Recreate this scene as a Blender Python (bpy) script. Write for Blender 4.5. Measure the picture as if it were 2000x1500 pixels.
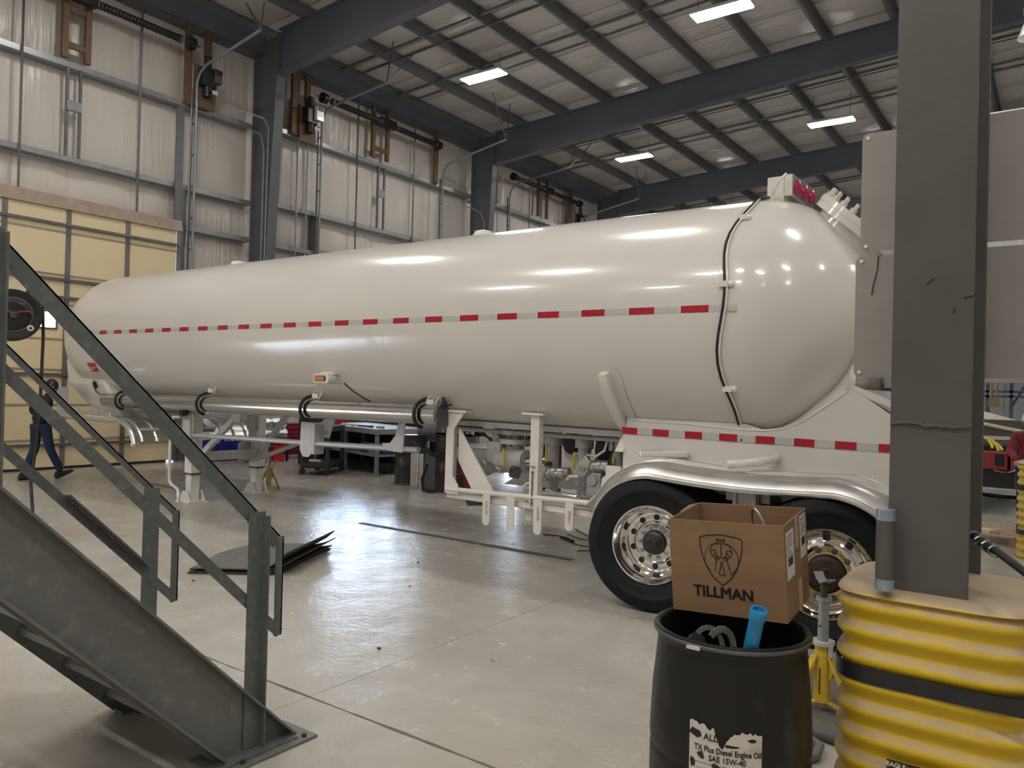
import bpy, math, random
from mathutils import Vector as V, Matrix as MX
random.seed(7)
PI = math.pi
scn = bpy.context.scene
COL = scn.collection
for o in list(bpy.data.objects):
    bpy.data.objects.remove(o)

# ------------------------------------------------------------------ camera
def cam_axes(yaw, pitch, roll):
    fw = V((-math.sin(yaw)*math.cos(pitch), math.cos(yaw)*math.cos(pitch), math.sin(pitch)))
    rt = V((math.cos(yaw), math.sin(yaw), 0)); up = rt.cross(fw)
    r2 = rt*math.cos(roll)+up*math.sin(roll); u2 = up*math.cos(roll)-rt*math.sin(roll)
    return r2, u2, fw
cr, cu, cf = cam_axes(*[math.radians(a) for a in (35.7, .467, 1.447)])
cam = bpy.data.cameras.new('camera'); cam.lens = 27.0; cam.sensor_width = 36.0
cam.clip_start = .05; cam.clip_end = 300
cob = bpy.data.objects.new('camera', cam); COL.objects.link(cob)
cob.matrix_world = MX(((cr.x, cu.x, -cf.x, 0), (cr.y, cu.y, -cf.y, 0), (cr.z, cu.z, -cf.z, 1.71), (0, 0, 0, 1)))
scn.camera = cob

# ------------------------------------------------------------------ world / exposure
wd = bpy.data.worlds.new('overcast_day'); scn.world = wd; wd.use_nodes = True
bg = wd.node_tree.nodes['Background']
bg.inputs[0].default_value = (.72, .83, 1.0, 1); bg.inputs[1].default_value = 7.0
scn.view_settings.view_transform = 'Standard'
scn.view_settings.look = 'None'
scn.view_settings.gamma = 1
scn.view_settings.use_curve_mapping = False
scn.view_settings.exposure = 1.22
LAMP = 34.0          # strength of the ceiling lamps

# ------------------------------------------------------------------ materials
def node_mat(name):
    m = bpy.data.materials.new(name); m.use_nodes = True
    nt = m.node_tree; b = nt.nodes['Principled BSDF']
    return m, nt, b
def N(nt, t, **kw):
    n = nt.nodes.new(t)
    for k, v in kw.items():
        if k.startswith('i_'): n.inputs[k[2:].replace('_', ' ')].default_value = v
        else: setattr(n, k, v)
    return n
def pm(name, col, rough=.5, metal=0, var=.12, scale=5, bump=0, bscale=60, coat=0, stretch=(1, 1, 1), col2=None, lo=.35, hi=.65, rvar=.1, spec=.5, dist=.02):
    m, nt, b = node_mat(name); L = nt.links.new
    tc = N(nt, 'ShaderNodeTexCoord'); mp = N(nt, 'ShaderNodeMapping'); mp.inputs['Scale'].default_value = stretch
    L(tc.outputs['Object'], mp.inputs[0])
    no = N(nt, 'ShaderNodeTexNoise'); no.inputs['Scale'].default_value = scale; no.inputs['Detail'].default_value = 7; no.inputs['Roughness'].default_value = .62
    L(mp.outputs[0], no.inputs[0])
    mr = N(nt, 'ShaderNodeMapRange'); mr.inputs[1].default_value = lo; mr.inputs[2].default_value = hi
    L(no.outputs[0], mr.inputs[0])
    mx = N(nt, 'ShaderNodeMix', data_type='RGBA')
    c2 = col2 if col2 else tuple(min(1, c*(1+var)) for c in col)
    c1 = col if col2 else tuple(c*(1-var) for c in col)
    mx.inputs[6].default_value = (*c1, 1); mx.inputs[7].default_value = (*c2, 1)
    L(mr.outputs[0], mx.inputs[0]); L(mx.outputs[2], b.inputs['Base Color'])
    r2 = N(nt, 'ShaderNodeMapRange'); r2.inputs[3].default_value = max(.02, rough-rvar); r2.inputs[4].default_value = min(1, rough+rvar)
    L(no.outputs[0], r2.inputs[0]); L(r2.outputs[0], b.inputs['Roughness'])
    b.inputs['Metallic'].default_value = metal; b.inputs['Specular IOR Level'].default_value = spec
    b.inputs['Coat Weight'].default_value = coat; b.inputs['Coat Roughness'].default_value = .06
    if bump:
        n2 = N(nt, 'ShaderNodeTexNoise'); n2.inputs['Scale'].default_value = bscale; n2.inputs['Detail'].default_value = 4
        L(mp.outputs[0], n2.inputs[0])
        bp = N(nt, 'ShaderNodeBump'); bp.inputs['Strength'].default_value = bump; bp.inputs['Distance'].default_value = dist
        L(n2.outputs[0], bp.inputs['Height']); L(bp.outputs[0], b.inputs['Normal'])
    return m
def emit(name, col, s):
    m, nt, b = node_mat(name)
    b.inputs['Base Color'].default_value = (.8, .8, .8, 1)
    b.inputs['Emission Color'].default_value = (*col, 1); b.inputs['Emission Strength'].default_value = s
    return m

M = {}
M['tank'] = pm('tank_white_paint', (.69, .668, .63), .2, var=.015, scale=1.2, coat=.35, rvar=.04, bump=.05, bscale=1.6, dist=.05)
M['wpaint'] = pm('white_gloss_paint', (.78, .75, .70), .25, var=.03, scale=6, coat=.3, rvar=.05)
M['wdull'] = pm('white_grey_primer', (.50, .49, .475), .4, var=.08, scale=9)
M['alu'] = pm('polished_aluminium', (.56, .55, .53), .2, 1, var=.05, scale=3, stretch=(.3, 6, 6), rvar=.08, bump=.05, bscale=5)
M['alu2'] = pm('bright_aluminium_fender', (.74, .735, .72), .3, 1, var=.05, scale=6, rvar=.05, bump=.015, bscale=7)
M['chrome'] = pm('polished_wheel', (.86, .85, .83), .07, 1, var=.03, scale=5, rvar=.03, bump=.08, bscale=9)
M['tire'] = pm('tire_rubber', (.0075, .0085, .011), .6, spec=.3, var=.25, scale=20, bump=.15, bscale=150)
M['blk'] = pm('black_plastic', (.016, .016, .018), .4, var=.25, scale=12)
M['rubber'] = pm('black_rubber', (.014, .014, .015), .55, var=.3, scale=14)
M['drum'] = pm('scuffed_black_drum', (.011, .0105, .010), .42, spec=.35, col2=(.06, .055, .05), scale=7, lo=.52, hi=.80, bump=.15, bscale=26, rvar=.12, stretch=(1, 1, .45))
M['red'] = pm('red_reflective_tape', (.42, .008, .022), .3, var=.06, scale=30)
M['whitetape'] = pm('white_reflective_tape', (.52, .52, .505), .3, var=.05, scale=60)
M['amber'] = pm('amber_lens', (.62, .16, .03), .25, var=.1, scale=30)
M['redlens'] = pm('red_lamp_lens', (.45, .03, .10), .2, var=.1, scale=30)
M['steel'] = pm('grey_painted_steel', (.118, .127, .138), .45, var=.08, scale=2.5)
M['raft'] = pm('grey_primed_rafter', (.125, .13, .165), .5, var=.08, scale=1.5)
M['purlin'] = pm('grey_purlin', (.165, .17, .18), .5, var=.1, scale=2)
M['fcol'] = pm('grey_column_paint', (.098, .092, .087), .42, var=.1, scale=2.2, col2=(.070, .066, .058), lo=.4, hi=.75, bump=.04, bscale=60)
M['galv'] = pm('galvanised_girt', (.34, .35, .37), .38, .55, var=.12, scale=6)
M['galvd'] = pm('dark_galvanised', (.17, .17, .175), .42, .5, var=.15, scale=8)
M['rod'] = pm('sag_rod_steel', (.13, .13, .13), .45, .4, var=.15, scale=8)
M['stair'] = pm('galvanised_stair', (.13, .142, .138), .42, .15, col2=(.22, .235, .23), scale=26, lo=.5, hi=.78, bump=.05, bscale=70)
M['stair2'] = pm('galvanised_stringer', (.165, .168, .16), .44, .15, col2=(.26, .26, .25), scale=18, lo=.52, hi=.82, bump=.05, bscale=60)
M['wood'] = pm('brown_lumber', (.155, .088, .05), .6, var=.35, scale=5, stretch=(8, 8, .8), bump=.1)
M['ins'] = None
M['dark'] = pm('dark_void', (.012, .013, .018), .8, var=.2)
M['navy'] = pm('navy_screen', (.018, .02, .035), .7, var=.2, scale=3)
M['yellow'] = None
M['card'] = pm('brown_cardboard', (.25, .15, .078), .8, var=.10, scale=4, bump=.05, bscale=40, col2=None, stretch=(1, 1, 3))
M['ink'] = pm('dark_print_ink', (.022, .012, .01), .7, var=.1)
M['paper'] = pm('white_label_paper', (.66, .65, .62), .6, var=.05, scale=20)
M['blue'] = pm('blue_plastic', (.02, .22, .46), .35, var=.12, scale=14)
M['ystand'] = pm('yellow_painted_steel', (.68, .47, .05), .4, var=.12, scale=9, coat=.2)
M['redp'] = pm('red_tool_cabinet_paint', (.33, .012, .03), .3, var=.15, scale=4, coat=.2)
M['redb'] = pm('red_bucket_plastic', (.72, .03, .025), .4, var=.12, scale=5)
M['bluep'] = pm('blue_machine_paint', (.012, .025, .20), .35, var=.12, scale=4)
M['cart'] = pm('dark_grey_cart_plastic', (.035, .037, .042), .5, var=.2, scale=6)
M['bench'] = pm('grey_workbench_steel', (.24, .25, .26), .6, .1, var=.12, scale=6)
M['maroon'] = pm('maroon_drum_paint', (.05, .012, .016), .4, var=.3, scale=5)
M['mat'] = pm('grey_carpet_mat', (.145, .14, .125), .85, var=.15, scale=25, bump=.2, bscale=160)
M['rust'] = pm('rusty_steel', (.085, .065, .052), .6, .3, var=.35, scale=12)
M['wire'] = pm('black_wire', (.015, .013, .013), .5, var=.2)
M['jeans'] = pm('blue_denim', (.012, .027, .07), .85, var=.25, scale=18, bump=.2, bscale=140)
M['jacket'] = pm('navy_work_jacket', (.012, .016, .032), .75, var=.3, scale=9, bump=.2, bscale=60)
M['skin'] = pm('skin', (.45, .23, .16), .5, var=.08, scale=12)
M['shoe'] = pm('black_work_boot', (.012, .012, .012), .5, var=.2)
M['hair'] = pm('dark_patterned_cap', (.015, .013, .016), .7, col2=(.20, .18, .19), scale=22, lo=.52, hi=.62)
M['brass'] = pm('valve_metal', (.55, .54, .50), .3, .85, var=.15, scale=14)
M['chain'] = pm('zinc_chain', (.30, .31, .31), .35, .8, var=.2, scale=14)
M['vyel'] = pm('yellow_valve_stem', (.62, .50, .06), .45, var=.15)
M['sign'] = pm('grey_sign_aluminium', (.36, .345, .325), .42, .45, var=.05, scale=5)
M['cream'] = pm('cream_panel', (.66, .60, .44), .4, var=.06)
M['plywood'] = pm('pale_wood', (.44, .31, .21), .7, var=.2, scale=6, stretch=(6, 1, 6))
M['greyd'] = pm('dark_grey_plate', (.10, .105, .105), .45, .3, var=.12)
M['ltgrey'] = pm('light_grey_plate', (.42, .43, .45), .4, .2, var=.08)
M['wallcor'] = pm('grey_corrugated_wall', (.30, .31, .33), .5, var=.06)
M['lamp'] = emit('led_diffuser', (1.0, .965, .91), LAMP)
M['lampw'] = pm('white_lamp_housing', (.75, .74, .72), .4, var=.04)

def insulation(name, col, sx, sy, sz, strength, rough=.34):
    m, nt, b = node_mat(name); L = nt.links.new
    tc = N(nt, 'ShaderNodeTexCoord')
    geo = N(nt, 'ShaderNodeNewGeometry')
    mp = N(nt, 'ShaderNodeMapping'); mp.inputs['Scale'].default_value = (sx, sy, sz)
    L(geo.outputs['Position'], mp.inputs[0])
    no = N(nt, 'ShaderNodeTexNoise'); no.inputs['Scale'].default_value = 1; no.inputs['Detail'].default_value = 3; no.inputs['Distortion'].default_value = .6
    L(mp.outputs[0], no.inputs[0])
    n3 = N(nt, 'ShaderNodeTexNoise'); n3.inputs['Scale'].default_value = .7; n3.inputs['Detail'].default_value = 4
    L(geo.outputs['Position'], n3.inputs[0])
    amp = N(nt, 'ShaderNodeMapRange'); amp.inputs[1].default_value = .42; amp.inputs[2].default_value = .62
    L(n3.outputs[0], amp.inputs[0])
    mu = N(nt, 'ShaderNodeMath', operation='MULTIPLY'); L(no.outputs[0], mu.inputs[0]); L(amp.outputs[0], mu.inputs[1])
    bp = N(nt, 'ShaderNodeBump'); bp.inputs['Strength'].default_value = strength; bp.inputs['Distance'].default_value = .05
    L(mu.outputs[0], bp.inputs['Height']); L(bp.outputs[0], b.inputs['Normal'])
    mx = N(nt, 'ShaderNodeMix', data_type='RGBA'); mx.inputs[6].default_value = (*[c*.93 for c in col], 1); mx.inputs[7].default_value = (*[min(1, c*1.05) for c in col], 1)
    L(n3.outputs[0], mx.inputs[0]); L(mx.outputs[2], b.inputs['Base Color'])
    b.inputs['Roughness'].default_value = rough
    return m
M['ins'] = insulation('white_vinyl_wall_insulation', (.645, .60, .55), 3, 9, .55, .95, .3)
M['roofins'] = insulation('white_vinyl_roof_insulation', (.64, .60, .57), 1.4, 7, 3, .9, .28)
M['door'] = insulation('yellowed_door_insulation', (.80, .665, .42), 1, 3, 1.2, .12, .5)

def floor_mat():
    m, nt, b = node_mat('polished_concrete'); L = nt.links.new
    geo = N(nt, 'ShaderNodeNewGeometry')
    n1 = N(nt, 'ShaderNodeTexNoise'); n1.inputs['Scale'].default_value = .55; n1.inputs['Detail'].default_value = 9; n1.inputs['Roughness'].default_value = .6
    n2 = N(nt, 'ShaderNodeTexNoise'); n2.inputs['Scale'].default_value = 3.2; n2.inputs['Detail'].default_value = 5; n2.inputs['Roughness'].default_value = .55
    n3 = N(nt, 'ShaderNodeTexNoise'); n3.inputs['Scale'].default_value = 26; n3.inputs['Detail'].default_value = 6
    for n in (n1, n2, n3): L(geo.outputs['Position'], n.inputs[0])
    r1 = N(nt, 'ShaderNodeValToRGB'); e = r1.color_ramp.elements
    e[0].position = .30; e[0].color = (.40, .372, .328, 1); e[1].position = .70; e[1].color = (.52, .50, .46, 1)
    L(n1.outputs[0], r1.inputs[0])
    r2 = N(nt, 'ShaderNodeValToRGB'); e = r2.color_ramp.elements
    e[0].position = .25; e[0].color = (.92, .915, .90, 1); e[1].position = .75; e[1].color = (1.04, 1.04, 1.035, 1)
    L(n2.outputs[0], r2.inputs[0])
    mx = N(nt, 'ShaderNodeMix', data_type='RGBA', blend_type='MULTIPLY'); mx.inputs[0].default_value = .85
    L(r1.outputs[0], mx.inputs[6]); L(r2.outputs[0], mx.inputs[7]); L(mx.outputs[2], b.inputs['Base Color'])
    st = N(nt, 'ShaderNodeTexNoise'); st.inputs['Scale'].default_value = 1.1; st.inputs['Detail'].default_value = 10; st.inputs['Roughness'].default_value = .68; st.inputs['Distortion'].default_value = .4
    L(geo.outputs['Position'], st.inputs[0])
    sr = N(nt, 'ShaderNodeMapRange'); sr.inputs[1].default_value = .60; sr.inputs[2].default_value = .74; sr.inputs[4].default_value = .03; L(st.outputs[0], sr.inputs[0])
    m2 = N(nt, 'ShaderNodeMix', data_type='RGBA'); m2.inputs[7].default_value = (.40, .32, .23, 1); L(sr.outputs[0], m2.inputs[0]); L(mx.outputs[2], m2.inputs[6]); L(m2.outputs[2], b.inputs['Base Color'])
    rr = N(nt, 'ShaderNodeMapRange'); rr.inputs[1].default_value = .3; rr.inputs[2].default_value = .7; rr.inputs[3].default_value = .19; rr.inputs[4].default_value = .30
    L(n2.outputs[0], rr.inputs[0]); L(rr.outputs[0], b.inputs['Roughness'])
    b.inputs['Specular IOR Level'].default_value = .55
    add = N(nt, 'ShaderNodeMath', operation='MULTIPLY_ADD'); add.inputs[1].default_value = .25
    L(n3.outputs[0], add.inputs[0]); L(n2.outputs[0], add.inputs[2])
    bp = N(nt, 'ShaderNodeBump'); bp.inputs['Strength'].default_value = .22; bp.inputs['Distance'].default_value = .04
    L(add.outputs[0], bp.inputs['Height']); L(bp.outputs[0], b.inputs['Normal'])
    return m
M['floor'] = floor_mat()

def guard_mat():
    m, nt, b = node_mat('dusty_yellow_plastic'); L = nt.links.new
    geo = N(nt, 'ShaderNodeNewGeometry'); sp = N(nt, 'ShaderNodeSeparateXYZ')
    L(geo.outputs['Normal'], sp.inputs[0])
    no = N(nt, 'ShaderNodeTexNoise'); no.inputs['Scale'].default_value = 9; no.inputs['Detail'].default_value = 8; no.inputs['Roughness'].default_value = .7
    L(geo.outputs['Position'], no.inputs[0])
    # settled dust lies on faces that look upwards
    ad = N(nt, 'ShaderNodeMath', operation='MULTIPLY_ADD'); ad.inputs[1].default_value = .9
    L(no.outputs[0], ad.inputs[0]); L(sp.outputs['Z'], ad.inputs[2])
    mr = N(nt, 'ShaderNodeMapRange'); mr.inputs[1].default_value = .70; mr.inputs[2].default_value = 1.2
    L(ad.outputs[0], mr.inputs[0])
    mx = N(nt, 'ShaderNodeMix', data_type='RGBA'); mx.inputs[6].default_value = (.66, .44, .014, 1); mx.inputs[7].default_value = (.40, .31, .20, 1)
    L(mr.outputs[0], mx.inputs[0]); L(mx.outputs[2], b.inputs['Base Color'])
    b.inputs['Roughness'].default_value = .45
    return m
M['yellow'] = guard_mat()

def glass_mat():
    m, nt, b = node_mat('window_pane_glass')
    b.inputs['Base Color'].default_value = (.9, .95, 1, 1); b.inputs['Roughness'].default_value = .02
    b.inputs['Transmission Weight'].default_value = 1.0; b.inputs['IOR'].default_value = 1.02
    return m
M['glass'] = glass_mat()

# ------------------------------------------------------------------ mesh helpers
def frame_from(p, q, up=(0, 0, 1)):
    x = (V(q)-V(p)); l = x.length; x.normalize(); u = V(up)
    if abs(x.dot(u)) > .98: u = V((0, 1, 0)) if abs(x.y) < .9 else V((1, 0, 0))
    y = u.cross(x).normalized(); z = x.cross(y).normalized()
    return x, y, z, l
class MB:
    def __init__(s): s.v = []; s.f = []; s.sm = []
    def add(s, vs, fs, sm=False, m=None):
        o = len(s.v)
        s.v += [tuple(m @ V(p)) if m is not None else tuple(p) for p in vs]
        s.f += [tuple(i+o for i in f) for f in fs]; s.sm += [sm]*len(fs); return s
    def box(s, c, d, m=None):
        x, y, z = c; a, b, e = d[0]/2, d[1]/2, d[2]/2
        vs = [(x+i*a, y+j*b, z+k*e) for k in (-1, 1) for j in (-1, 1) for i in (-1, 1)]
        return s.add(vs, [(0, 2, 3, 1), (4, 5, 7, 6), (0, 1, 5, 4), (2, 6, 7, 3), (0, 4, 6, 2), (1, 3, 7, 5)], False, m)
    def mm(s, a, b, m=None):
        return s.box([(a[i]+b[i])/2 for i in range(3)], [abs(b[i]-a[i]) for i in range(3)], m)
    def bar(s, p, q, w, h, up=(0, 0, 1)):
        x, y, z, l = frame_from(p, q, up)
        m = MX((( x.x, y.x, z.x, p[0]), (x.y, y.y, z.y, p[1]), (x.z, y.z, z.z, p[2]), (0, 0, 0, 1)))
        return s.box((l/2, 0, 0), (l, w, h), m)
    def tube(s, path, r, n=10, cap=True, m=None):
        P = [V(p) for p in path]; k = len(P)
        rs = r if isinstance(r, (list, tuple)) else [r]*k
        T = [(P[min(i+1, k-1)]-P[max(i-1, 0)]).normalized() for i in range(k)]
        u = V((0, 0, 1)) if abs(T[0].z) < .9 else V((1, 0, 0))
        u = (u-T[0]*u.dot(T[0])).normalized(); vs = []
        for i in range(k):
            u = (u-T[i]*u.dot(T[i])).normalized(); w = T[i].cross(u)
            for j in range(n):
                a = 2*PI*j/n; vs.append(P[i]+(u*math.cos(a)+w*math.sin(a))*rs[i])
        fs = [(i*n+j, i*n+(j+1) % n, (i+1)*n+(j+1) % n, (i+1)*n+j) for i in range(k-1) for j in range(n)]
        s.add(vs, fs, True, m)
        if cap: s.add([vs[j] for j in range(n)], [tuple(reversed(range(n)))], False, m); s.add([vs[(k-1)*n+j] for j in range(n)], [tuple(range(n))], False, m)
        return s
    def lathe(s, prof, n=32, m=None, sm=True, a0=0, a1=2*PI):
        k = len(prof); full = abs(a1-a0-2*PI) < 1e-6; c = n if full else n+1
        vs = [(r*math.cos(a0+(a1-a0)*j/n), r*math.sin(a0+(a1-a0)*j/n), h) for r, h in prof for j in range(c)]
        fs = [(i*c+j, i*c+(j+1) % c, (i+1)*c+(j+1) % c, (i+1)*c+j) for i in range(k-1) for j in range(n)]
        return s.add(vs, fs, sm, m)
    def prism(s, poly, t0, t1, ax='xy', m=None):
        n = len(poly)
        mp = {'xy': lambda a, b, t: (a, b, t), 'xz': lambda a, b, t: (a, t, b), 'yz': lambda a, b, t: (t, a, b)}[ax]
        vs = [mp(a, b, t) for t in (t0, t1) for a, b in poly]
        fs = [tuple(range(n)), tuple(reversed(range(n, 2*n)))]+[(i, i+n, (i+1) % n+n, (i+1) % n) for i in range(n)]
        return s.add(vs, fs, False, m)
    def ball(s, c, r, n=12, k=8, m=None):
        rx = r if isinstance(r, (list, tuple)) else (r, r, r)
        vs = []; fs = []
        for i in range(k+1):
            t = PI*i/k
            for j in range(n):
                a = 2*PI*j/n; vs.append((c[0]+rx[0]*math.sin(t)*math.cos(a), c[1]+rx[1]*math.sin(t)*math.sin(a), c[2]+rx[2]*math.cos(t)))
        fs = [(i*n+j, (i+1)*n+j, (i+1)*n+(j+1) % n, i*n+(j+1) % n) for i in range(k) for j in range(n)]
        return s.add(vs, fs, True, m)
    def grid(s, fn, nu, nv, sm=True):
        vs = [fn(i/nu, j/nv) for j in range(nv+1) for i in range(nu+1)]; c = nu+1
        return s.add(vs, [(j*c+i, j*c+i+1, (j+1)*c+i+1, (j+1)*c+i) for j in range(nv) for i in range(nu)], sm)
    def mesh(s, name, mat):
        me = bpy.data.meshes.new(name); me.from_pydata([tuple(p) for p in s.v], [], s.f)
        me.polygons.foreach_set('use_smooth', s.sm); me.materials.append(mat)
        import bmesh
        b = bmesh.new(); b.from_mesh(me); bmesh.ops.recalc_face_normals(b, faces=b.faces); b.to_mesh(me); b.free()
        if any(s.sm): me.set_sharp_from_angle(angle=.62)
        me.update(); return me
def link(name, me, parent=None, world=False, bev=0, seg=2, **props):
    o = bpy.data.objects.new(name, me); COL.objects.link(o)
    if parent is not None:
        o.parent = parent
        if world:
            mm = parent.matrix_basis
            p = parent.parent
            while p is not None: mm = p.matrix_basis @ mm; p = p.parent
            o.matrix_basis = mm.inverted()
    if bev:
        md = o.modifiers.new('bevel', 'BEVEL'); md.width = bev; md.segments = seg; md.limit_method = 'ANGLE'; md.angle_limit = .7
        md.harden_normals = False
    for k, v in props.items(): o[k] = v
    return o
def part(name, mb, mat, parent=None, world=False, bev=0, **props):
    return link(name, mb.mesh(name, mat), parent, world, bev, **props)
def thing(name, label, cat, loc=(0, 0, 0), rot=(0, 0, 0), group=None):
    o = bpy.data.objects.new(name, None); COL.objects.link(o); o.empty_display_size = .1
    o.location = loc; o.rotation_euler = rot; o['label'] = label; o['category'] = cat
    if group: o['group'] = group
    return o
def tag(o, label, cat, group=None):
    o['label'] = label; o['category'] = cat
    if group: o['group'] = group
    return o
def struct(name, mb, mat): return part(name, mb, mat, kind='structure')
def dup(root, loc=None, rot=None, **props):
    def cp(o, par):
        c = o.copy(); COL.objects.link(c)
        if par is not None: c.parent = par
        for ch in list(o.children): cp(ch, c)
        return c
    r = cp(root, None)
    if loc is not None: r.location = loc
    if rot is not None: r.rotation_euler = rot
    for k, v in props.items(): r[k] = v
    return r
def Mt(loc, rot=(0, 0, 0)):
    from mathutils import Euler
    return MX.Translation(V(loc)) @ Euler(rot).to_matrix().to_4x4()
def text(name, s, size, mat, parent, m, bold=0, align='CENTER', sx=1.0, ext=.0006, fat=0):
    cu = bpy.data.curves.new('writing', 'FONT'); cu.body = s; cu.size = size; cu.offset = min(bold, .0004); cu.extrude = ext
    cu.align_x = align; cu.align_y = 'CENTER'; cu.resolution_u = 3
    o = bpy.data.objects.new('writing', cu); COL.objects.link(o)
    dg = bpy.context.evaluated_depsgraph_get(); dg.update()
    me = bpy.data.meshes.new_from_object(o.evaluated_get(dg)); bpy.data.objects.remove(o)
    if fat:
        g = MB()
        for dx, dy in ((-fat, -fat), (fat, -fat), (fat, fat), (-fat, fat), (0, 0)):
            g.add([(v.co.x+dx, v.co.y+dy, v.co.z+dx*.01) for v in me.vertices], [tuple(p.vertices) for p in me.polygons])
        me = g.mesh('writing', mat)
    me.materials.clear(); me.materials.append(mat)
    t = link(name, me, parent); t.matrix_basis = m @ MX.Diagonal((sx, 1, 1, 1))
    return t
def arc(c, r, a0, a1, n, pl='xz', off=0):
    out = []
    for i in range(n+1):
        a = a0+(a1-a0)*i/n; u, w = c[0]+r*math.cos(a), c[1]+r*math.sin(a)
        out.append({'xz': (u, off, w), 'yz': (off, u, w), 'xy': (u, w, off)}[pl])
    return out
# ================================================================== SETTING
BAY = [-5.25, 2.9, 11.05, 19.2, 27.35, 35.5]
XW = -15.5
def ztop(x): return 9.82+.05*(x+14.4) if x < 0 else 10.54-.05*x          # roof line at the rafter tops
def zlow(x): return 8.80+(x+14.6)*.0755 if x < -3 else 9.676+.02*(x+3)   # lower rafter flange
# ---- floor: slabs with open joints over a sub-base
b = MB(); b.mm((-34, -9, -.30), (18, 38, -.14)); floor = struct('floor', b, pm('sub_base', (.05, .045, .04), .9))
ys = [-9, 2.81, 14.9, 27, 38]; xs = [-34, -15.42, -9.4, -3.34, 2.7, 9, 18]
rj = random.Random(3)
jit = {}
for j in range(1, 4):
    jit[j] = lambda x, j=j: (.020+.006*math.sin(x*7+j)+.005*math.sin(x*23)+.003*math.sin(x*61)) if j == 1 else .006
for j in range(4):
    for i in range(6):
        x0, x1, y0, y1 = xs[i]+.002, xs[i+1]-.002, ys[j], ys[j+1]
        n = 60 if (j < 2 and 1 <= i <= 3) else 1
        lo = [(x0+(x1-x0)*k/n, y0+(jit[j](x0+(x1-x0)*k/n)/2 if j else 0)) for k in range(n+1)]
        hi = [(x1+(x0-x1)*k/n, y1-(jit[j+1](x1+(x0-x1)*k/n)/2 if j < 3 else 0)) for k in range(n+1)]
        b = MB(); b.prism(lo+hi, -.14, 0, 'xy'); part('slab', b, M['floor'], floor)
# ---- left wall with its doors
DH = 5.03; DW = 2.19
centers = [(BAY[i]+BAY[i+1])/2 for i in range(5)]
b = MB()
ed = [-9]
for c in centers[:4]: ed += [c-DW, c+DW]
ed.append(38)
for k in range(0, len(ed), 2): b.mm((-15.95, ed[k], 0), (-15.76, ed[k+1], 10.1))
for c in centers[:4]: b.mm((-15.95, c-DW, DH+.02), (-15.76, c+DW, 10.1))
wall = struct('wall_left', b, M['ins'])
pil = {}
def panel(y0, y1, z0, z1):
    key = (round(y1-y0, 2), round(z1-z0, 2))
    if key not in pil:
        g = MB(); w, hh = key
        def fn(u, v):
            e = min(u, 1-u)*w; f = min(v, 1-v)*hh
            return (.045*min(1, e/.12)**.6*min(1, f/.12)**.5*(.75+.25*math.sin(u*9+v*4)) , u*w, v*hh)
        g.grid(fn, 7, 5); pil[key] = g.mesh('insulation_panel', M['ins'])
    o = link('insulation_panel', pil[key], wall); o.location = (-15.755, y0, z0)
G = {1: (7.66, 5.87), 2: (7.82, 6.0), 3: (7.85, 6.0)}
for bi in (1, 2, 3):
    y0, y1 = BAY[bi]+.02, BAY[bi+1]-.02; c = centers[bi]
    g1, g2 = G[bi]; zs = [DH+.08, g2, g1, 9.72]
    cuts = [y0, c-DW-.05, c-.98, c+.0 if bi == 1 else c-.1, c+1.23, c+DW+.08, y1]
    for k in range(len(cuts)-1):
        for q in range(3): panel(cuts[k]+.012, cuts[k+1]-.012, zs[q]+.01, zs[q+1]-.01)
    for (a, d) in ((y0, c-DW-.1), (c+DW+.1, y1)):
        for (p, q) in ((.05, 2.0), (2.0, 3.9), (3.9, DH)): panel(a+.012, d-.012, p+.01, q-.01)
    # girts: web plate + upstanding inner flange
    for gz in (g1, g2):
        b = MB(); b.mm((-15.74, y0+.2, gz-.005), (XW, y1-.12, gz+.012)); b.mm((XW-.012, y0+.2, gz), (XW+.004, y1-.12, gz+.105)); part('girt', b, M['galv'], wall)
    for (a, d) in ((y0+.2, c-DW-.12), (c+DW+.12, y1-.12)):
        for gz in (DH-.02, 3.9, 2.0):
            b = MB(); b.mm((-15.74, a, gz-.005), (XW, d, gz+.012)); b.mm((XW-.012, a, gz), (XW+.004, d, gz+.105)); part('girt', b, M['galv'], wall)
    # header beam under the eave, sag rods, jambs
    b = MB(); b.mm((-15.74, y0, 9.40), (-15.30, y1, 9.44)); b.mm((-15.32, y0, 9.40), (-15.29, y1, 9.86)); part('eave_beam', b, M['raft'], wall)
    for dy in (-.96, 1.24):
        b = MB(); b.tube([(XW+.03, c+dy, DH+.05), (XW+.03, c+dy, 9.42)], .022, 6); part('sag_rod', b, M['rod'], wall)
    b = MB()
    for dy in (-.16, .08): b.mm((XW-.02, c+dy-.025, g2+.1), (XW+.03, c+dy+.025, g1))
    part('channel', b, M['galvd'], wall)
    b = MB(); b.mm((XW+.0, c-.17, (g1+g2)/2+.06), (XW+.06, c+.09, (g1+g2)/2+.26)); part('junction_plate', b, M['galv'], wall, bev=.01)
    for s in (-1, 1):
        b = MB(); yj = c+s*(DW+.06); b.mm((-15.74, yj-.06, 0), (XW+.03, yj+.06, g2)); part('door_jamb', b, M['galvd'], wall)
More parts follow.
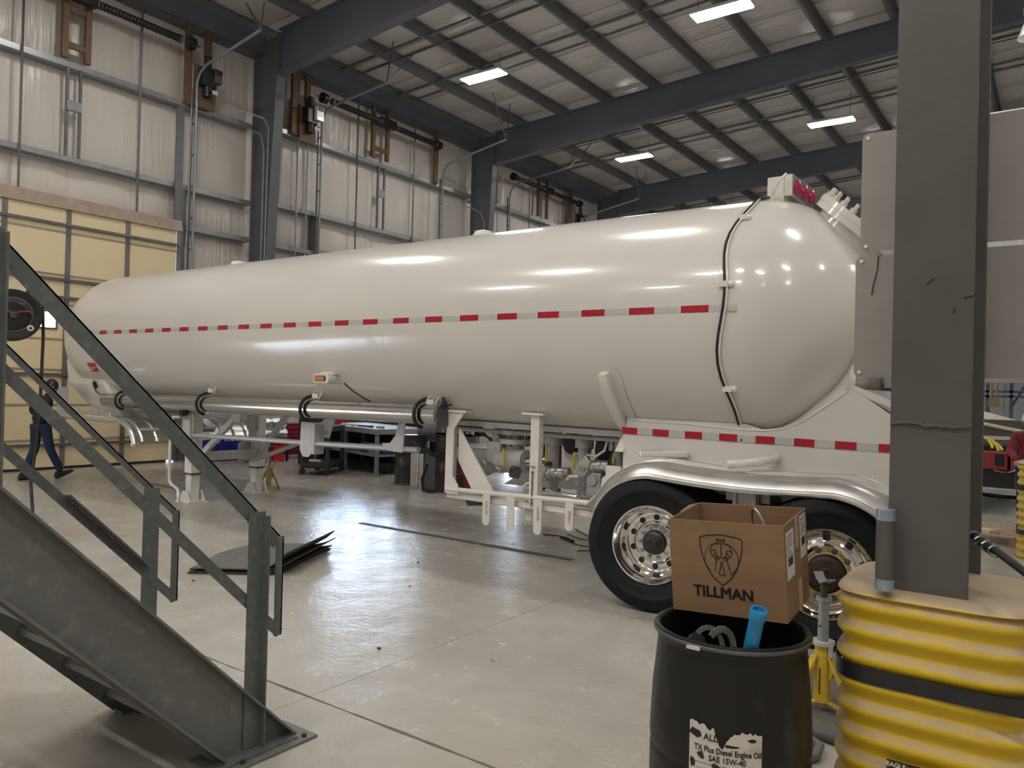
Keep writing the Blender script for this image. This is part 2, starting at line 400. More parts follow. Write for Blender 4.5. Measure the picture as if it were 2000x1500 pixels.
# ---- doors
def door(n, c, panels):
    b = MB(); hz = DH/len(panels) if panels else 0
    d = None
    bb = MB(); bb.mm((-15.50, c-DW, .03), (-15.46, c+DW, DH-.02)) if panels == 'x' else None
    return bb
stile_off = (-1.17, -.08, 1.06)
def build_door(n, c, glazed=()):
    base = MB(); base.mm((-15.475, c-DW-.02, DH-.10), (-15.40, c+DW+.02, DH+.03)); base.mm((-15.78, c-DW-.02, DH-.03), (-15.44, c+DW+.02, DH+.14))
    d = struct('door_%d' % n, base, pm('door_%d_head_board' % n, (.42, .33, .27), .6))
    zz = [.035, .54, 1.21, 1.88, 2.54, 3.17, 3.66, 4.53, DH-.06]
    if n == 1: zz = [.035, .56, 1.22, 1.88, 2.46, 3.12, 3.68, 4.50, DH-.06]
    sc = [c-DW, c-DW+.05]+[c+o for o in stile_off]+[c+DW-.04, c+DW]
    cells = [c-DW+.05]+[c+o for o in stile_off]+[c+DW-.05]
    for q in range(len(zz)-1):
        for k in range(4):
            y0, y1 = cells[k]+.03, cells[k+1]-.03; z0, z1 = zz[q]+.012, zz[q+1]-.012
            if (q, k) in glazed:
                h = glazed[(q, k)]; wy0, wy1, wz0, wz1 = h if h else (y0+.06, y1-.06, z0+.06, z1-.06)
                bb = MB(); xs_, xe = -15.50, -15.455
                bb.mm((xs_, y0, z0), (xe, wy0, z1)); bb.mm((xs_, wy1, z0), (xe, y1, z1)); bb.mm((xs_, wy0, z0), (xe, wy1, wz0)); bb.mm((xs_, wy0, wz1), (xe, wy1, z1))
                part('door_panel', bb, M['door'], d)
                bb = MB(); t = .03
                bb.mm((-15.47, wy0-t, wz0-t), (-15.435, wy0, wz1+t)); bb.mm((-15.47, wy1, wz0-t), (-15.435, wy1+t, wz1+t)); bb.mm((-15.47, wy0, wz0-t), (-15.435, wy1, wz0)); bb.mm((-15.47, wy0, wz1), (-15.435, wy1, wz1+t))
                part('pane_frame', bb, M['greyd'], d)
                bb = MB(); bb.mm((-15.49, wy0, wz0), (-15.484, wy1, wz1)); part('pane', bb, M['glass'], d)
            else:
                bb = MB(); bb.mm((-15.50, y0, z0), (-15.455, y1, z1)); part('door_panel', bb, M['door'], d, bev=.006)
        if q:
            bb = MB(); bb.mm((-15.50, c-DW+.03, zz[q]-.012), (-15.458, c+DW-.03, zz[q]+.012)); bb.mm((-15.462, c-DW+.03, zz[q]-.03), (-15.45, c+DW-.03, zz[q]-.012)); part('section_joint', bb, pm('tan_joint_trim', (.34, .27, .17), .5) if 'joint' not in M else M['joint'], d)
            if q % 2 == 1 or q == 6:
                bb = MB(); z = zz[q]+(-.09 if q not in (5, 7) else .13)
                bb.mm((-15.455, c-DW+.02, z-.025), (-15.40, c+DW-.02, z+.025)); part('door_strut', bb, M['galvd'], d)
    for yy in [c-DW+.03]+[c+o for o in stile_off]+[c+DW-.03]:
        bb = MB(); bb.mm((-15.462, yy-.045, .03), (-15.435, yy+.045, DH-.06)); part('stile', bb, M['galv2'] if 'galv2' in M else M['galv'], d)
        bb = MB()
        for z in zz[1:-1]: bb.mm((-15.44, yy-.035, z-.07), (-15.425, yy+.035, z+.07))
        part('hinge', bb, M['galvd'], d)
    bb = MB(); bb.mm((-15.51, c-DW+(.35 if n == 1 else 0), .0), (-15.45, c+DW-.18, .05)); part('bottom_seal', bb, M['rubber'], d)
    return d
M['joint'] = pm('tan_joint_trim', (.36, .29, .19), .5)
M['galv2'] = pm('grey_door_stile', (.21, .205, .20), .42, .4, var=.1)
# window of door 1 (bright outdoors behind it); door 2 has two glazed sections
c1, c2, c3 = centers[1], centers[2], centers[3]
d1 = build_door(1, c1, {(4, 0): None} if False else {(4, 1): (6.43, 6.71, 2.67, 2.96)})
d2 = build_door(2, c2, {(q, k): None for q in (2, 3, 4) for k in range(4)})
d3 = build_door(3, c3, {(q, k): None for q in (2, 3) for k in range(4)})
# ---- high-lift tracks, spring shafts, openers (parts of the doors)
def track(d, y, xe, ze, zc=8.55, brace=True, s=1, tops=None):
    p = [(-15.36, y, .05), (-15.36, y, zc-.45)]
    p += [(-15.36+.5*(1-math.cos(a)), y, zc-.45+.5*math.sin(a)*.86) for a in [PI/2*.8*k/6 for k in range(1, 7)]]
    p += [(xe, y, ze)]
    b = MB(); b.tube(p, .030, 8); part('track', b, M['galv'], d)
    b = MB()
    for k in range(12): b.box((-15.40, y, .5+.68*k), (.05, .10, .04))
    b.mm((-15.43, y-.075, .05), (-15.38, y-.055, zc-.5)); part('track_bracket', b, M['galvd'], d)
    if brace:
        b = MB()
        
        for (tx, ty) in (tops or ((xe-.25, y+.95*s), (xe+.35, y+.18*s))): b.tube([(xe, y, ze), (tx, ty, ztop(tx)+.05)], .018, 6)
        part('track_hanger', b, M['galvd'], d)
track(d1, c1+2.42, -13.16, 8.79, tops=((-14.39, 9.9), (-14.07, 10.11))); track(d1, c1-2.42, -13.1, 8.8)
track(d2, c2-2.28, -13.09, 8.89, zc=8.75, tops=((-13.09, 13.02), (-13.10, 13.77))); track(d2, c2+2.40, -13.01, 8.85, tops=((-12.99, 16.82), (-13.06, 17.72)))
track(d3, c3-2.28, -13.03, 8.93, zc=8.75, tops=((-13.21, 21.66), (-12.83, 22.02))); track(d3, c3+2.32, -12.84, 8.90, tops=((-12.74, 25.1), (-12.65, 25.76)))
def springs(d, c, y0, y1, parts):
    b = MB(); b.tube([(-15.30, y0, 8.97), (-15.30, y1, 8.97)], .018, 8); part('shaft', b, M['rod'], d)
    for a, e in parts:
        b = MB(); n = int((e-a)/.035)
        b.tube([(-15.30, a+(e-a)*k/n, 8.97) for k in range(n+1)], [.082 if k % 2 else .07 for k in range(n+1)], 10); part('torsion_spring', b, M['blk'], d)
        for yy in (a, e):
            b = MB(); b.tube([(-15.30, yy-.03, 8.97), (-15.30, yy+.03, 8.97)], .088, 12); part('spring_cone', b, M['galvd'], d)
    for yy in (y0+.22, y1-.22):
        b = MB(); b.tube([(-15.30, yy-.07, 8.97), (-15.30, yy+.07, 8.97)], .13, 16); part('cable_drum', b, M['blk'], d)
springs(d1, c1, c1-2.4, c1+2.45, ((c1-1.9, c1-.05), (c1+.24, c1+1.97)))
springs(d2, c2, c2-2.5, c2+2.3, ((c2-2.0, c2-.35), (c2+.3, c2+2.0)))
springs(d3, c3, c3-2.4, c3+2.4, ((c3-1.9, c3-.35), (c3+.3, c3+2.0)))
for d, c in ((d1, c1), (d2, c2), (d3, c3)):
    b = MB(); b.mm((-15.36, c-.3, 8.86), (-15.2, c+.24, 9.1)); part('bearing_plate', b, M['blk'], d, bev=.02)
# hanging lift cords with a wooden handle
for d, c in ((d2, c2), (d2, c2+2.5), (d3, c3-.6), (d3, c3+1.3)):
    pass
# ---- ceiling: sheet, rafters, purlins, bridging, insulation
b = MB()
b.add([(-15.95, -9, ztop(-15.95)+.34), (0, -9, 10.88), (17, -9, 10.03), (17, 38, 10.03), (0, 38, 10.88), (-15.95, 38, ztop(-15.95)+.34)] +
      [(-15.95, -9, ztop(-15.95)+.44), (0, -9, 10.98), (17, -9, 10.13), (17, 38, 10.13), (0, 38, 10.98), (-15.95, 38, ztop(-15.95)+.44)],
      [(0, 1, 4, 5), (1, 2, 3, 4), (6, 11, 10, 7), (7, 10, 9, 8), (0, 6, 7, 1), (1, 7, 8, 2), (2, 8, 9, 3), (3, 9, 10, 4), (4, 10, 11, 5), (5, 11, 6, 0)])
ceiling = struct('ceiling', b, M['roofins'])
PX = [-13.80+1.505*k for k in range(-1, 11)]
rp = {}
for bi in (1, 2, 3, 4):
    y0, y1 = BAY[bi], BAY[bi+1]
    for x in PX:
        z = ztop(x)
        key = 'p'
        if key not in rp:
            b = MB(); L_ = y1-y0
            b.mm((-.003, 0, 0), (.003, L_, .25)); b.mm((-.075, 0, -.003), (0, L_, .003)); b.mm((0, 0, .25), (.07, L_, .256)); b.mm((-.078, 0, 0), (-.072, L_, .018))
            rp[key] = b.mesh('purlin', M['purlin'])
        o = link('purlin', rp[key], ceiling); o.location = (x, y0, z+.004)
    for i in range(len(PX)-1):
        xa, xb = PX[i], PX[i+1]
        za, zb = ztop(xa)+.25, ztop(xb)+.25
        if 'r' not in rp or i == 9:
            w = xb-xa-.03; hh = (y1-y0)/6-.02; dz = zb-za; g = MB()
            def fr(u, v):
                e = min(u, 1-u)*w; f = min(v, 1-v)*hh
                return (u*w, v*hh, dz*u+.035-.085*min(1, e/.15)**.6*min(1, f/.16)**.6*(.8+.3*math.sin(u*6+v*11)))
            g.grid(fr, 5, 5); me = g.mesh('roof_insulation_panel', M['roofins'])
            if i < 9: rp['r'] = me
        else: me = rp['r']
        for k in range(6):
            o = link('roof_insulation_panel', me, ceiling); o.location = (xa+.015, y0+.01+k*(y1-y0)/6, za)
    # bridging straps between the purlins and a thin conduit
    for dy, h, zz_ in ((2.35, .05, .12), (2.95, .022, .2), (4.4, .05, .12), (5.05, .022, .2)):
        b = MB()
        for i in range(len(PX)-1):
            b.mm((PX[i]+.01, y0+dy-h/2, ztop(PX[i])+zz_), (PX[i+1]-.08, y0+dy+h/2, ztop(PX[i+1])+zz_+.03)) if False else b.bar((PX[i]+.01, y0+dy, ztop(PX[i])+zz_), (PX[i+1]-.01, y0+dy, ztop(PX[i+1])+zz_), h*1.5, .05)
        part('bridging', b, M['purlin'], ceiling)
    b = MB(); b.tube([(-15.1, y0+2.6, ztop(-15.1)-.03), (-.2, y0+2.6, ztop(-.2)-.03)], .017, 6); part('conduit', b, M['galvd'], ceiling)
rl = {1: 'grey tapered roof rafter nearest the overhead column stairs', }
RN = ['grey roof rafter over the foreground column, mostly above the frame',
      'nearest grey roof rafter, crossing the top left of the picture above the trailer nose',
      'middle grey roof rafter crossing above the tank, second from the stairs',
      'third grey roof rafter, far one just above the rear of the tank']
CN = ['grey wall column beside the yellowish door, behind the stairs', 'nearest grey tapered wall column rising behind the white tank near the yellowish door',
      'second grey tapered wall column, behind the middle of the white tank', 'farthest grey wall column, just left of the third rafter']
for bi in (1, 2, 3, 4):
    yc = BAY[bi]; k = bi-1
    t = thing('roof_rafter', RN[k], 'beam', (-14.7, yc, 0), group='roof rafters')
    xs_ = [-14.655, -14.62, -12, -9, -6, -3, -1.5, 0]
    poly = [(x, zlow(max(x, -14.62))+.02) for x in xs_]+[(x, ztop(x)-.02) for x in reversed(xs_)]
    b = MB(); b.prism(poly, yc-.008, yc+.008, 'xz'); part('web', b, M['raft'], t, True)
    for nm, f, sg in (('lower_flange', zlow, 1), ('upper_flange', ztop, -1)):
        b = MB(); xx = xs_[1:] if sg == 1 else xs_
        for i in range(len(xx)-1):
            a, e = xx[i], xx[i+1]
            b.add([(a, yc-.125, f(a)), (e, yc-.125, f(e)), (e, yc+.125, f(e)), (a, yc+.125, f(a))]+[(a, yc-.125, f(a)+sg*.02), (e, yc-.125, f(e)+sg*.02), (e, yc+.125, f(e)+sg*.02), (a, yc+.125, f(a)+sg*.02)],
                  [(0, 1, 2, 3), (4, 7, 6, 5), (0, 4, 5, 1), (2, 6, 7, 3), (1, 5, 6, 2), (0, 3, 7, 4)])
        part(nm, b, M['raft'], t, True)
    # other half of the frame beyond the ridge
    b = MB(); b.prism([(0, zlow(0)), (15, 9.0), (15, 9.7), (0, 10.5)], yc-.1, yc+.1, 'xz'); part('far_half', b, M['raft'], t, True)
    t = thing('wall_column', CN[k], 'column', (-15.3, yc, 0), group='tapered wall columns')
    b = MB(); b.prism([(-15.5, 0), (-15.14, 0), (-14.68, 8.8), (-14.62, 9.72), (-15.5, 9.72)], yc-.008, yc+.008, 'xz'); part('web', b, M['steel'], t, True)
    b = MB(); b.mm((-15.52, yc-.125, 0), (-15.50, yc+.125, 9.74)); part('outer_flange', b, M['steel'], t, True)
    b = MB(); b.bar((-15.13, yc, 0), (-14.67, yc, 8.82), .25, .02, (0, 1, 0)) if False else b.prism([(-15.14, 0), (-15.12, 0), (-14.66, 8.82), (-14.68, 8.82)], yc-.125, yc+.125, 'xz'); part('inner_flange', b, M['steel'], t, True)
    b = MB(); b.mm((-14.70, yc-.125, 8.78), (-14.60, yc+.125, 8.80)); b.mm((-14.66, yc-.12, 8.8), (-14.63, yc+.12, 9.74)); part('knee_plate', b, M['steel'], t, True)
# ---- remaining walls (out of frame or far behind)
# ---- the next bay's door, raised a little: daylight comes in below it
d0 = MB(); d0.mm((-15.76, centers[0]-DW-.1, .9), (-15.70, centers[0]+DW+.1, DH+.1)); struct('door_4', d0, M['door'])
b = MB(); b.mm((-15.95, 35.6, 0), (17, 35.8, 10.8)); wb = struct('wall_back', b, M['wallcor'])
for k in range(40):
    b = MB(); x = -15.6+k*.8; b.mm((x, 35.56, 0), (x+.1, 35.62, 10)); part('rib', b, M['wallcor'], wb)
b = MB(); b.mm((16.8, -9, 0), (17, 35.8, 10)); struct('wall_right', b, M['ins'])
b = MB(); b.mm((-15.95, -9.2, 0), (17, -9, 10.8)); struct('wall_front', b, M['ins'])
# ---- wooden frames, openers and conduits on the wall
def woodframe(y0, y1, z0, z1, label, rungs=True):
    t = thing('spring_support', label, 'wooden support', (XW+.06, (y0+y1)/2, z0), group='wooden spring supports on the wall')
    for y in (y0, y1):
        b = MB(); b.mm((XW+.006, y-.055, z0), (XW+.09, y+.055, z1)); part('upright', b, M['wood'], t, True, bev=.004)
    if rungs:
        for z in (z0+.26, z0+.95):
            b = MB(); b.mm((XW+.02, y0+.055, z-.06), (XW+.08, y1-.055, z+.06)); part('rung', b, M['wood'], t, True, bev=.004)
    return t
woodframe(c1-.25, c1+.17, 7.80, 9.40, 'brown wooden frame with rungs above the yellowish door, upper left corner')
woodframe(c2-.42, c2+.12, 8.0, 9.40, 'brown wooden frame with rungs between the two nearest wall columns')
woodframe(c3-.42, c3+.12, 8.0, 9.40, 'brown wooden frame beyond the second wall column', False)
def post(y, z0, label, w=.07):
    b = MB(); b.mm((XW+.006, y-w, z0), (XW+.09, y+w, 9.395)); o = part('wooden_post', b, M['wood'], bev=.004); tag(o, label, 'post', 'wooden posts on the wall')
post(c1+2.26, 7.70, 'brown wooden post left of the dark opener motor, by the nearest wall column')
post(c1+2.72, 7.72, 'brown wooden post right of the dark opener motor, by the nearest wall column')
post(c2-3.05, 7.86, 'brown wooden post just right of the nearest wall column', .11)
post(c2-2.68, 7.86, 'brown wooden post behind the opener with the white control box')
post(c2+2.15, 7.86, 'brown wooden post left of the second wall column', .08)
post(c3-3.05, 7.9, 'brown wooden post just right of the second wall column', .12)
post(c3+1.75, 7.9, 'brown wooden post left of the far black opener', .12)
def opener(y, z, label, white):
    t = thing('door_opener', label, 'motor', (XW+.1, y, z), group='overhead door openers')
    b = MB(); b.box((.1, 0, 0), (.26, .34, .42)); part('gearbox', b, M['blk'], t, bev=.03)
    b = MB(); b.tube([(.12, 0, -.1), (.12, 0, -.42)], .1, 16); part('motor', b, M['blk'], t)
    b = MB(); b.box((.26, .10, -.32), (.02, .13, .08)); part('rating_label', b, M['paper'], t)
    b = MB(); b.tube([(.1, .02, .2), (.1, .02, .48)], .07, 14); part('chain_wheel', b, M['blk'], t)
    b = MB()
    if white: b.box((.25, .16, .07), (.14, .24, .36)); part('control_box', b, M['wpaint'], t, bev=.02)
    else: b.box((.2, .18, .06), (.14, .18, .3)); part('control_box', b, M['greyd'], t, bev=.02)
    b = MB(); b.box((.33, .16, .18) if white else (.28, .18, .15), (.02, .15, .09)); part('cover_plate', b, M['blk'], t, bev=.005)
    b = MB(); b.box((.02, 0, -.2), (.05, .5, .9)); part('mounting_board', b, M['wood'], t)
opener(c1+2.62, 8.35, 'black door opener motor left of the nearest wall column', False)
opener(c2-2.72, 8.38, 'black door opener with a white control box right of the nearest wall column', True)
opener(c3+2.25, 8.35, 'far black door opener just above the tank roof', False)
def conduit(pts, r, label):
    b = MB(); b.tube(pts, r, 8); o = part('conduit', b, M['galv']); tag(o, label, 'pipe', 'conduits on the wall columns')
conduit([(-15.05, 10.90, 0), (-15.02, 10.90, 7.1), (-15.1, 10.86, 7.45), (-15.4, 10.7, 7.6)], .018, 'thin grey conduit on the nearest wall column, left one')
conduit([(-14.98, 10.92, 0), (-14.9, 10.92, 7.55), (-15.0, 10.86, 7.8), (-15.4, 10.2, 7.95)], .018, 'thin grey conduit on the nearest wall column, right one')
conduit([(-14.98, 19.06, 0), (-14.94, 19.06, 7.0), (-15.05, 18.98, 7.3), (-15.4, 18.6, 7.5)], .018, 'thin grey conduit on the second wall column')
conduit([(-15.42, c1+2.32, 4.6), (-15.42, c1+2.36, 8.6)], .02, 'dark grey conduit between the yellowish door and the nearest wall column')
conduit([(-15.40, 12.45, 4.6), (-15.40, 12.45, 7.9)], .018, 'thin conduit right of the nearest wall column below the opener')
conduit([(-15.40, 12.15, 4.6), (-15.40, 12.15, 7.8)], .018, 'second thin conduit right of the nearest wall column')
b = MB(); b.mm((XW+.035, c1+2.03, DH+.15), (XW+.07, c1+2.2, 7.6)); o = part('perforated_strip', b, M['galvd']); tag(o, 'perforated steel strip on the wall right of the yellowish door', 'strip')
# ---- ceiling lamps
def lamp(x, y, label):
    z = 9.5
    t = thing('ceiling_lamp', label, 'lamp', (x, y, z), group='rectangular ceiling lamps')
    b = MB(); b.mm((-.62, -.21, 0), (.62, .21, .07)); part('housing', b, M['lampw'], t, bev=.015)
    b = MB(); b.mm((-.59, -.18, -.022), (.59, .18, 0)); part('diffuser', b, M['lamp'], t)
    b = MB()
    for s in (-1, 1): b.tube([(s*.5, 0, .07), (s*.5, 0, ztop(x)-z+.05)], .006, 5)
    part('hanging_wire', b, M['wire'], t)
lab = {(-11.85, 14.95): 'bright rectangular ceiling lamp left of centre, above the front half of the tank',
       (-5.75, 14.95): 'large bright ceiling lamp at the top edge, right of centre',
       (-11.65, 22.8): 'bright ceiling lamp between the second and third rafters, above the tank middle',
       (-5.45, 22.7): 'bright ceiling lamp right, above the rear of the tank beside the grey column'}
for (x, y), l in lab.items(): lamp(x, y, l)
for x, y, l in ((-11.85, 6.8, 'ceiling lamp over the trailer nose'), (-5.75, 6.8, 'ceiling lamp over the trailer middle'), (-11.7, 30.8, 'farthest ceiling lamp near the left wall'), (-5.5, 30.8, 'farthest ceiling lamp by the back wall'),
                (-11.85, -1.4, 'ceiling lamp over the stair head'), (-5.75, -1.4, 'ceiling lamp behind the viewer left'), (.9, 6.8, 'ceiling lamp right of the foreground column'), (.9, -1.4, 'ceiling lamp behind the viewer right'),
                (.9, 14.95, 'ceiling lamp over the next bay right'), (.9, 22.8, 'ceiling lamp far right'), (7.5, 6.8, 'ceiling lamp in the right aisle near'), (7.5, 14.95, 'ceiling lamp in the right aisle far'), (7.5, -1.4, 'ceiling lamp in the right aisle behind'),
                (-8.8, -4.8, 'added unseen fill lamp far behind the stair'), (-2.6, -1.4, 'added unseen fill lamp above the viewer'), (-2.6, -4.8, 'added unseen fill lamp behind the viewer, second row'), (3.6, -4.8, 'added unseen fill lamp behind the viewer to the right, second row'), (3.9, 1.6, 'added unseen fill lamp beside the viewer to the right'), (-8.8, 1.6, 'added unseen fill lamp beyond the stair head')):  # lamps on this row are unseen extras, added to brighten the foreground
    lamp(x, y, l)
# ================================================================== TANK TRAILER (local: x to the rear, y away from the viewer, z up)
TR = thing('tank_trailer', 'long white propane tank trailer on tandem wheels and landing legs, filling the hall', 'trailer', (-3, 6.713, 0), (0, .009, -.024))
R, ZC, XF, XR, KR = 1.06, 2.34, -10.05, .85, .9
AX = MX(((0, 0, 1, 0), (0, 1, 0, 0), (-1, 0, 0, ZC), (0, 0, 0, 1)))     # lathe axis -> trailer x
prof = [(R*math.sin(a), XF-R*math.cos(a)) for a in [PI/2*k/16 for k in range(17)]]
prof += [(R, XF+(XR-XF)*k/20) for k in range(1, 21)]
prof += [(R*math.cos(a), XR+KR*R*math.sin(a)) for a in [PI/2*k/16 for k in range(1, 17)]]
prof[0] = (.002, prof[0][1]); prof[-1] = (.002, prof[-1][1])
b = MB(); b.lathe(prof, 96, AX); tank = part('tank_shell', b, M['tank'], TR)
def ong(x, a, r=R):     # point on the cylinder: a = angle up from the side facing the viewer
    return (x, -r*math.cos(a), ZC+r*math.sin(a))
b = MB()
for xs_ in (XF, XR, -6.4, -2.8):
    b = MB(); b.lathe([(R+.0005, xs_-.008), (R+.0025, xs_), (R+.0005, xs_+.008)], 96, AX); part('weld_seam', b, M['tank'], TR)
# reflective tape
def tape(x0, x1, a0, mat, nm, r=R+.002, h=.056):
    b = MB(); n = 3
    b.grid(lambda u, v: ong(x0+(x1-x0)*u, a0+(v-.5)*h/R, r), 2, n); return part(nm, b, mat, TR)
a0 = .0377
for k in range(24):
    x = .56-.457*k
    dz = 0
    tape(x, x+.229, a0-.0012*k*.9, M['red'], 'red_tape')
    tape(x+.229, x+.44, a0-.0012*k*.9, M['whitetape'], 'white_tape', h=.05)
for k in range(8):
    x = -.145+.297*k
    b = MB(); b.mm((x, -.664, 1.352), (x+.15, -.660, 1.41)); part('red_tape', b, M['red'], TR)
    b = MB(); b.mm((x+.15, -.663, 1.354), (x+.297, -.660, 1.408)); part('white_tape', b, M['whitetape'], TR)
# side skirts, gusset, saddle rails
poly = [(-.13, .93), (-.13, 1.30), (-.10, 1.50), (.95, 1.50), (1.10, 1.46), (1.25, 1.48), (1.40, 1.55), (1.55, 1.66), (1.72, 1.79), (1.76, 1.79), (2.1, 1.56), (2.2, 1.55), (2.2, .93)]
for s, nm in ((-1, 'side_skirt'), (1, 'side_skirt')):
    b = MB(); y = .65*s; b.prism(poly, y-.006, y+.006, 'xz'); part(nm, b, M['tank'], TR)
    arcp = [(-.15, s*1.10*math.cos(a), ZC+1.10*math.sin(a)) for a in [-.44-.62*k/14 for k in range(15)]]+[(-.15, s*.66, 1.20)]
    b = MB()
    for k in range(len(arcp)-1):
        b.bar(arcp[k], arcp[k+1], .055, .075, (1, 0, 0)) if False else None
    vs = []
    for k, (x, y, z) in enumerate(arcp):
        d = V((0, y, z-ZC)); d.normalize()
        if k == len(arcp)-1: d = V((0, s, -.2)).normalized()
        w0, w1 = -.045, (.035 if 0 < k else .03)
        for xx, rr in ((w0, -.05), (w1, -.05), (w1, w1), (w0, w1)): vs.append((x+xx, y+d.y*rr, z+d.z*rr))
    n_ = len(arcp)
    b.add(vs, [(k*4+q, k*4+(q+1) % 4, k*4+4+(q+1) % 4, k*4+4+q) for k in range(n_-1) for q in range(4)]+[(0, 1, 2, 3), tuple(reversed(range(n_*4-4, n_*4)))])
    part('saddle_gusset', b, M['wpaint'], TR, bev=.008)
    b = MB(); b.grid(lambda u, v: (-.15+(-.06+.20*u)*(1 if v > .04 else .55), -(-s)*1.0655*math.cos(-.41-.60*v), ZC+1.0655*math.sin(-.41-.60*v)), 4, 14); part('saddle_pad', b, M['tank'], TR)
b = MB()
pp = [(.9, -.655, 1.452), (1.10, -.655, 1.455), (1.25, -.655, 1.475), (1.40, -.655, 1.545), (1.55, -.655, 1.655), (1.72, -.655, 1.785)]
b.tube([(-.1, -.655, 1.475), (.5, -.655, 1.47)]+pp, .009, 8); part('weld_bead', b, M['tank'], TR)
# shelf closing the gap between the skirt and the rear head
def head_z(x, y):
    r_ = R if x < XR else R*math.sqrt(max(0, 1-((x-XR)/(KR*R))**2))
    return ZC-math.sqrt(max(.0004, r_*r_-y*y))
def skirt_top(x):
    for (x0, z0), (x1, z1) in zip(poly[2:9], poly[3:9]):
        if x0 <= x <= x1: return z0+(z1-z0)*(x-x0)/(x1-x0)
    return 1.5
for s in (-1, 1):
    def shelf(u, v):
        x = .80+.93*u; yi_ = .50-.12*max(0, u-.7)/.3
        return (x, s*(.655-(.655-yi_)*v), skirt_top(x)*(1-v)+(head_z(x, yi_)+.004)*v)
    b = MB(); b.grid(shelf, 24, 4); part('head_shelf', b, M['tank'], TR)
# slope plate at the rear edge
b = MB(); b.add([(1.74, -.66, 1.80), (2.12, -.66, 1.57), (2.12, .66, 1.57), (1.74, .66, 1.80)], [(0, 1, 2, 3)]); b.bar((1.74, -.62, 1.80), (2.1, -.62, 1.66), .03, .05); part('rear_apron', b, M['tank'], TR)
b = MB(); b.mm((2.02, -.668, 1.595), (2.12, -.60, 1.66)); part('red_tape', b, M['red'], TR)
b = MB(); b.mm((2.08, -1.2, .62), (2.2, 1.2, .80)); part('rear_bumper', b, M['wpaint'], TR)
# cable round the rear seam with clips
b = MB(); pts = []
for k in range(25):
    a = 1.25-(1.25+1.17)*k/24; pts.append(ong(XR+.03+.03*math.sin(k*.7), a, R+.014))
pts = [(1.0, -.10, ZC+R+.03)]+pts+[(.93, -.667, 1.37)]
b.tube(pts, .009, 6); part('cable', b, M['wire'], TR)
b = MB(); b.tube([(p[0]+.022, p[1], p[2]) for p in pts[1:-1]], .007, 6); part('cable_sleeve', b, M['wpaint'], TR)
for a in (.83, .21, -.56):
    p = ong(XR+.05, a, R+.012); b = MB(); b.box(p, (.07, .035, .045)); b.ball(ong(XR+.10, a, R+.006), .026, 10, 6); part('cable_clip', b, M['wpaint'], TR)
# top fittings, rear light bar, manway
for x in (-7.05, -2.34):
    b = MB(); b.lathe([(.12, 0), (.12, .03), (.10, .07), (.05, .085), (.002, .087)], 20, MX.Translation(V((x, 0, ZC+R-.015)))); part('roof_fitting', b, M['wpaint'], TR)
b = MB(); b.mm((.92, -.22, ZC+R-.05), (1.06, .22, ZC+R+.16)); part('light_bracket', b, M['wpaint'], TR, bev=.004)
lb = MB(); lb.mm((1.06, -.22, ZC+R-.01), (1.13, .40, ZC+R+.17)); lbo = part('light_bar', lb, M['alu2'], TR, bev=.006)
for k in range(3):
    b = MB(); b.lathe([(.062, 0), (.06, .018), (.035, .026), (.001, .028)], 16, MX.Translation(V((1.132, -.11+.2*k, ZC+R+.08))) @ MX(((0, 0, 1, 0), (0, 1, 0, 0), (-1, 0, 0, 0), (0, 0, 0, 1)))); part('red_lens', b, M['redlens'], lbo)
b = MB(); b.tube([(1.10, -.30, ZC+R+.15), (1.08, -.36, ZC+R+.10), (1.02, -.33, ZC+R+.03), (.98, -.25, ZC+R)], .012, 6); part('light_cable', b, M['wpaint'], TR)
MW = MX.Translation(V((1.54, 0, 3.07))) @ MX.Rotation(.72, 4, 'Y')
b = MB(); b.lathe([(.30, -.2), (.30, .02), (.37, .025), (.37, .075), (.375, .08), (.375, .13), (.002, .131)], 40, MW); mw = part('manway', b, M['tank'], TR)
for k in range(20):
    a = 2*PI*k/20; p = MW @ V((.335*math.cos(a), .335*math.sin(a), .13)); n_ = MW.to_3x3() @ V((0, 0, 1))
    b = MB(); b.tube([p, p+n_*.075], .016, 6); b.tube([p, p+n_*.03], .028, 6); part('bolt', b, M['tank'], mw)
# side marker lamp
mk = MB(); mk.mm((-3.90, -1.04, 1.70), (-3.66, -.84, 1.80)); mk.prism([(-3.90, 1.70), (-3.66, 1.70), (-3.64, 1.75), (-3.66, 1.81), (-3.90, 1.81), (-3.92, 1.75)], -1.05, -.92, 'xz'); mk.mm((-3.88, -.98, 1.80), (-3.64, -.86, 1.83))
MKX = -.06
mko = part('marker_lamp_housing', mk, M['wpaint'], TR, bev=.01)
b = MB(); b.prism([(-3.87, 1.725), (-3.70, 1.725), (-3.685, 1.755), (-3.70, 1.787), (-3.87, 1.787), (-3.885, 1.755)], -1.056, -1.05, 'xz'); part('gasket', b, M['blk'], mko)
b = MB(); b.prism([(-3.86, 1.732), (-3.71, 1.732), (-3.697, 1.755), (-3.71, 1.78), (-3.86, 1.78), (-3.873, 1.755)], -1.066, -1.055, 'xz'); part('amber_lens', b, M['amber'], mko, bev=.004)
b = MB(); b.tube([ong(-3.60, -.63, R+.01), ong(-3.52, -.75, R+.008), ong(-3.40, -.86, R+.008), ong(-3.36, -.90, R+.008)], .007, 5); part('lamp_wire', b, M['wire'], TR)
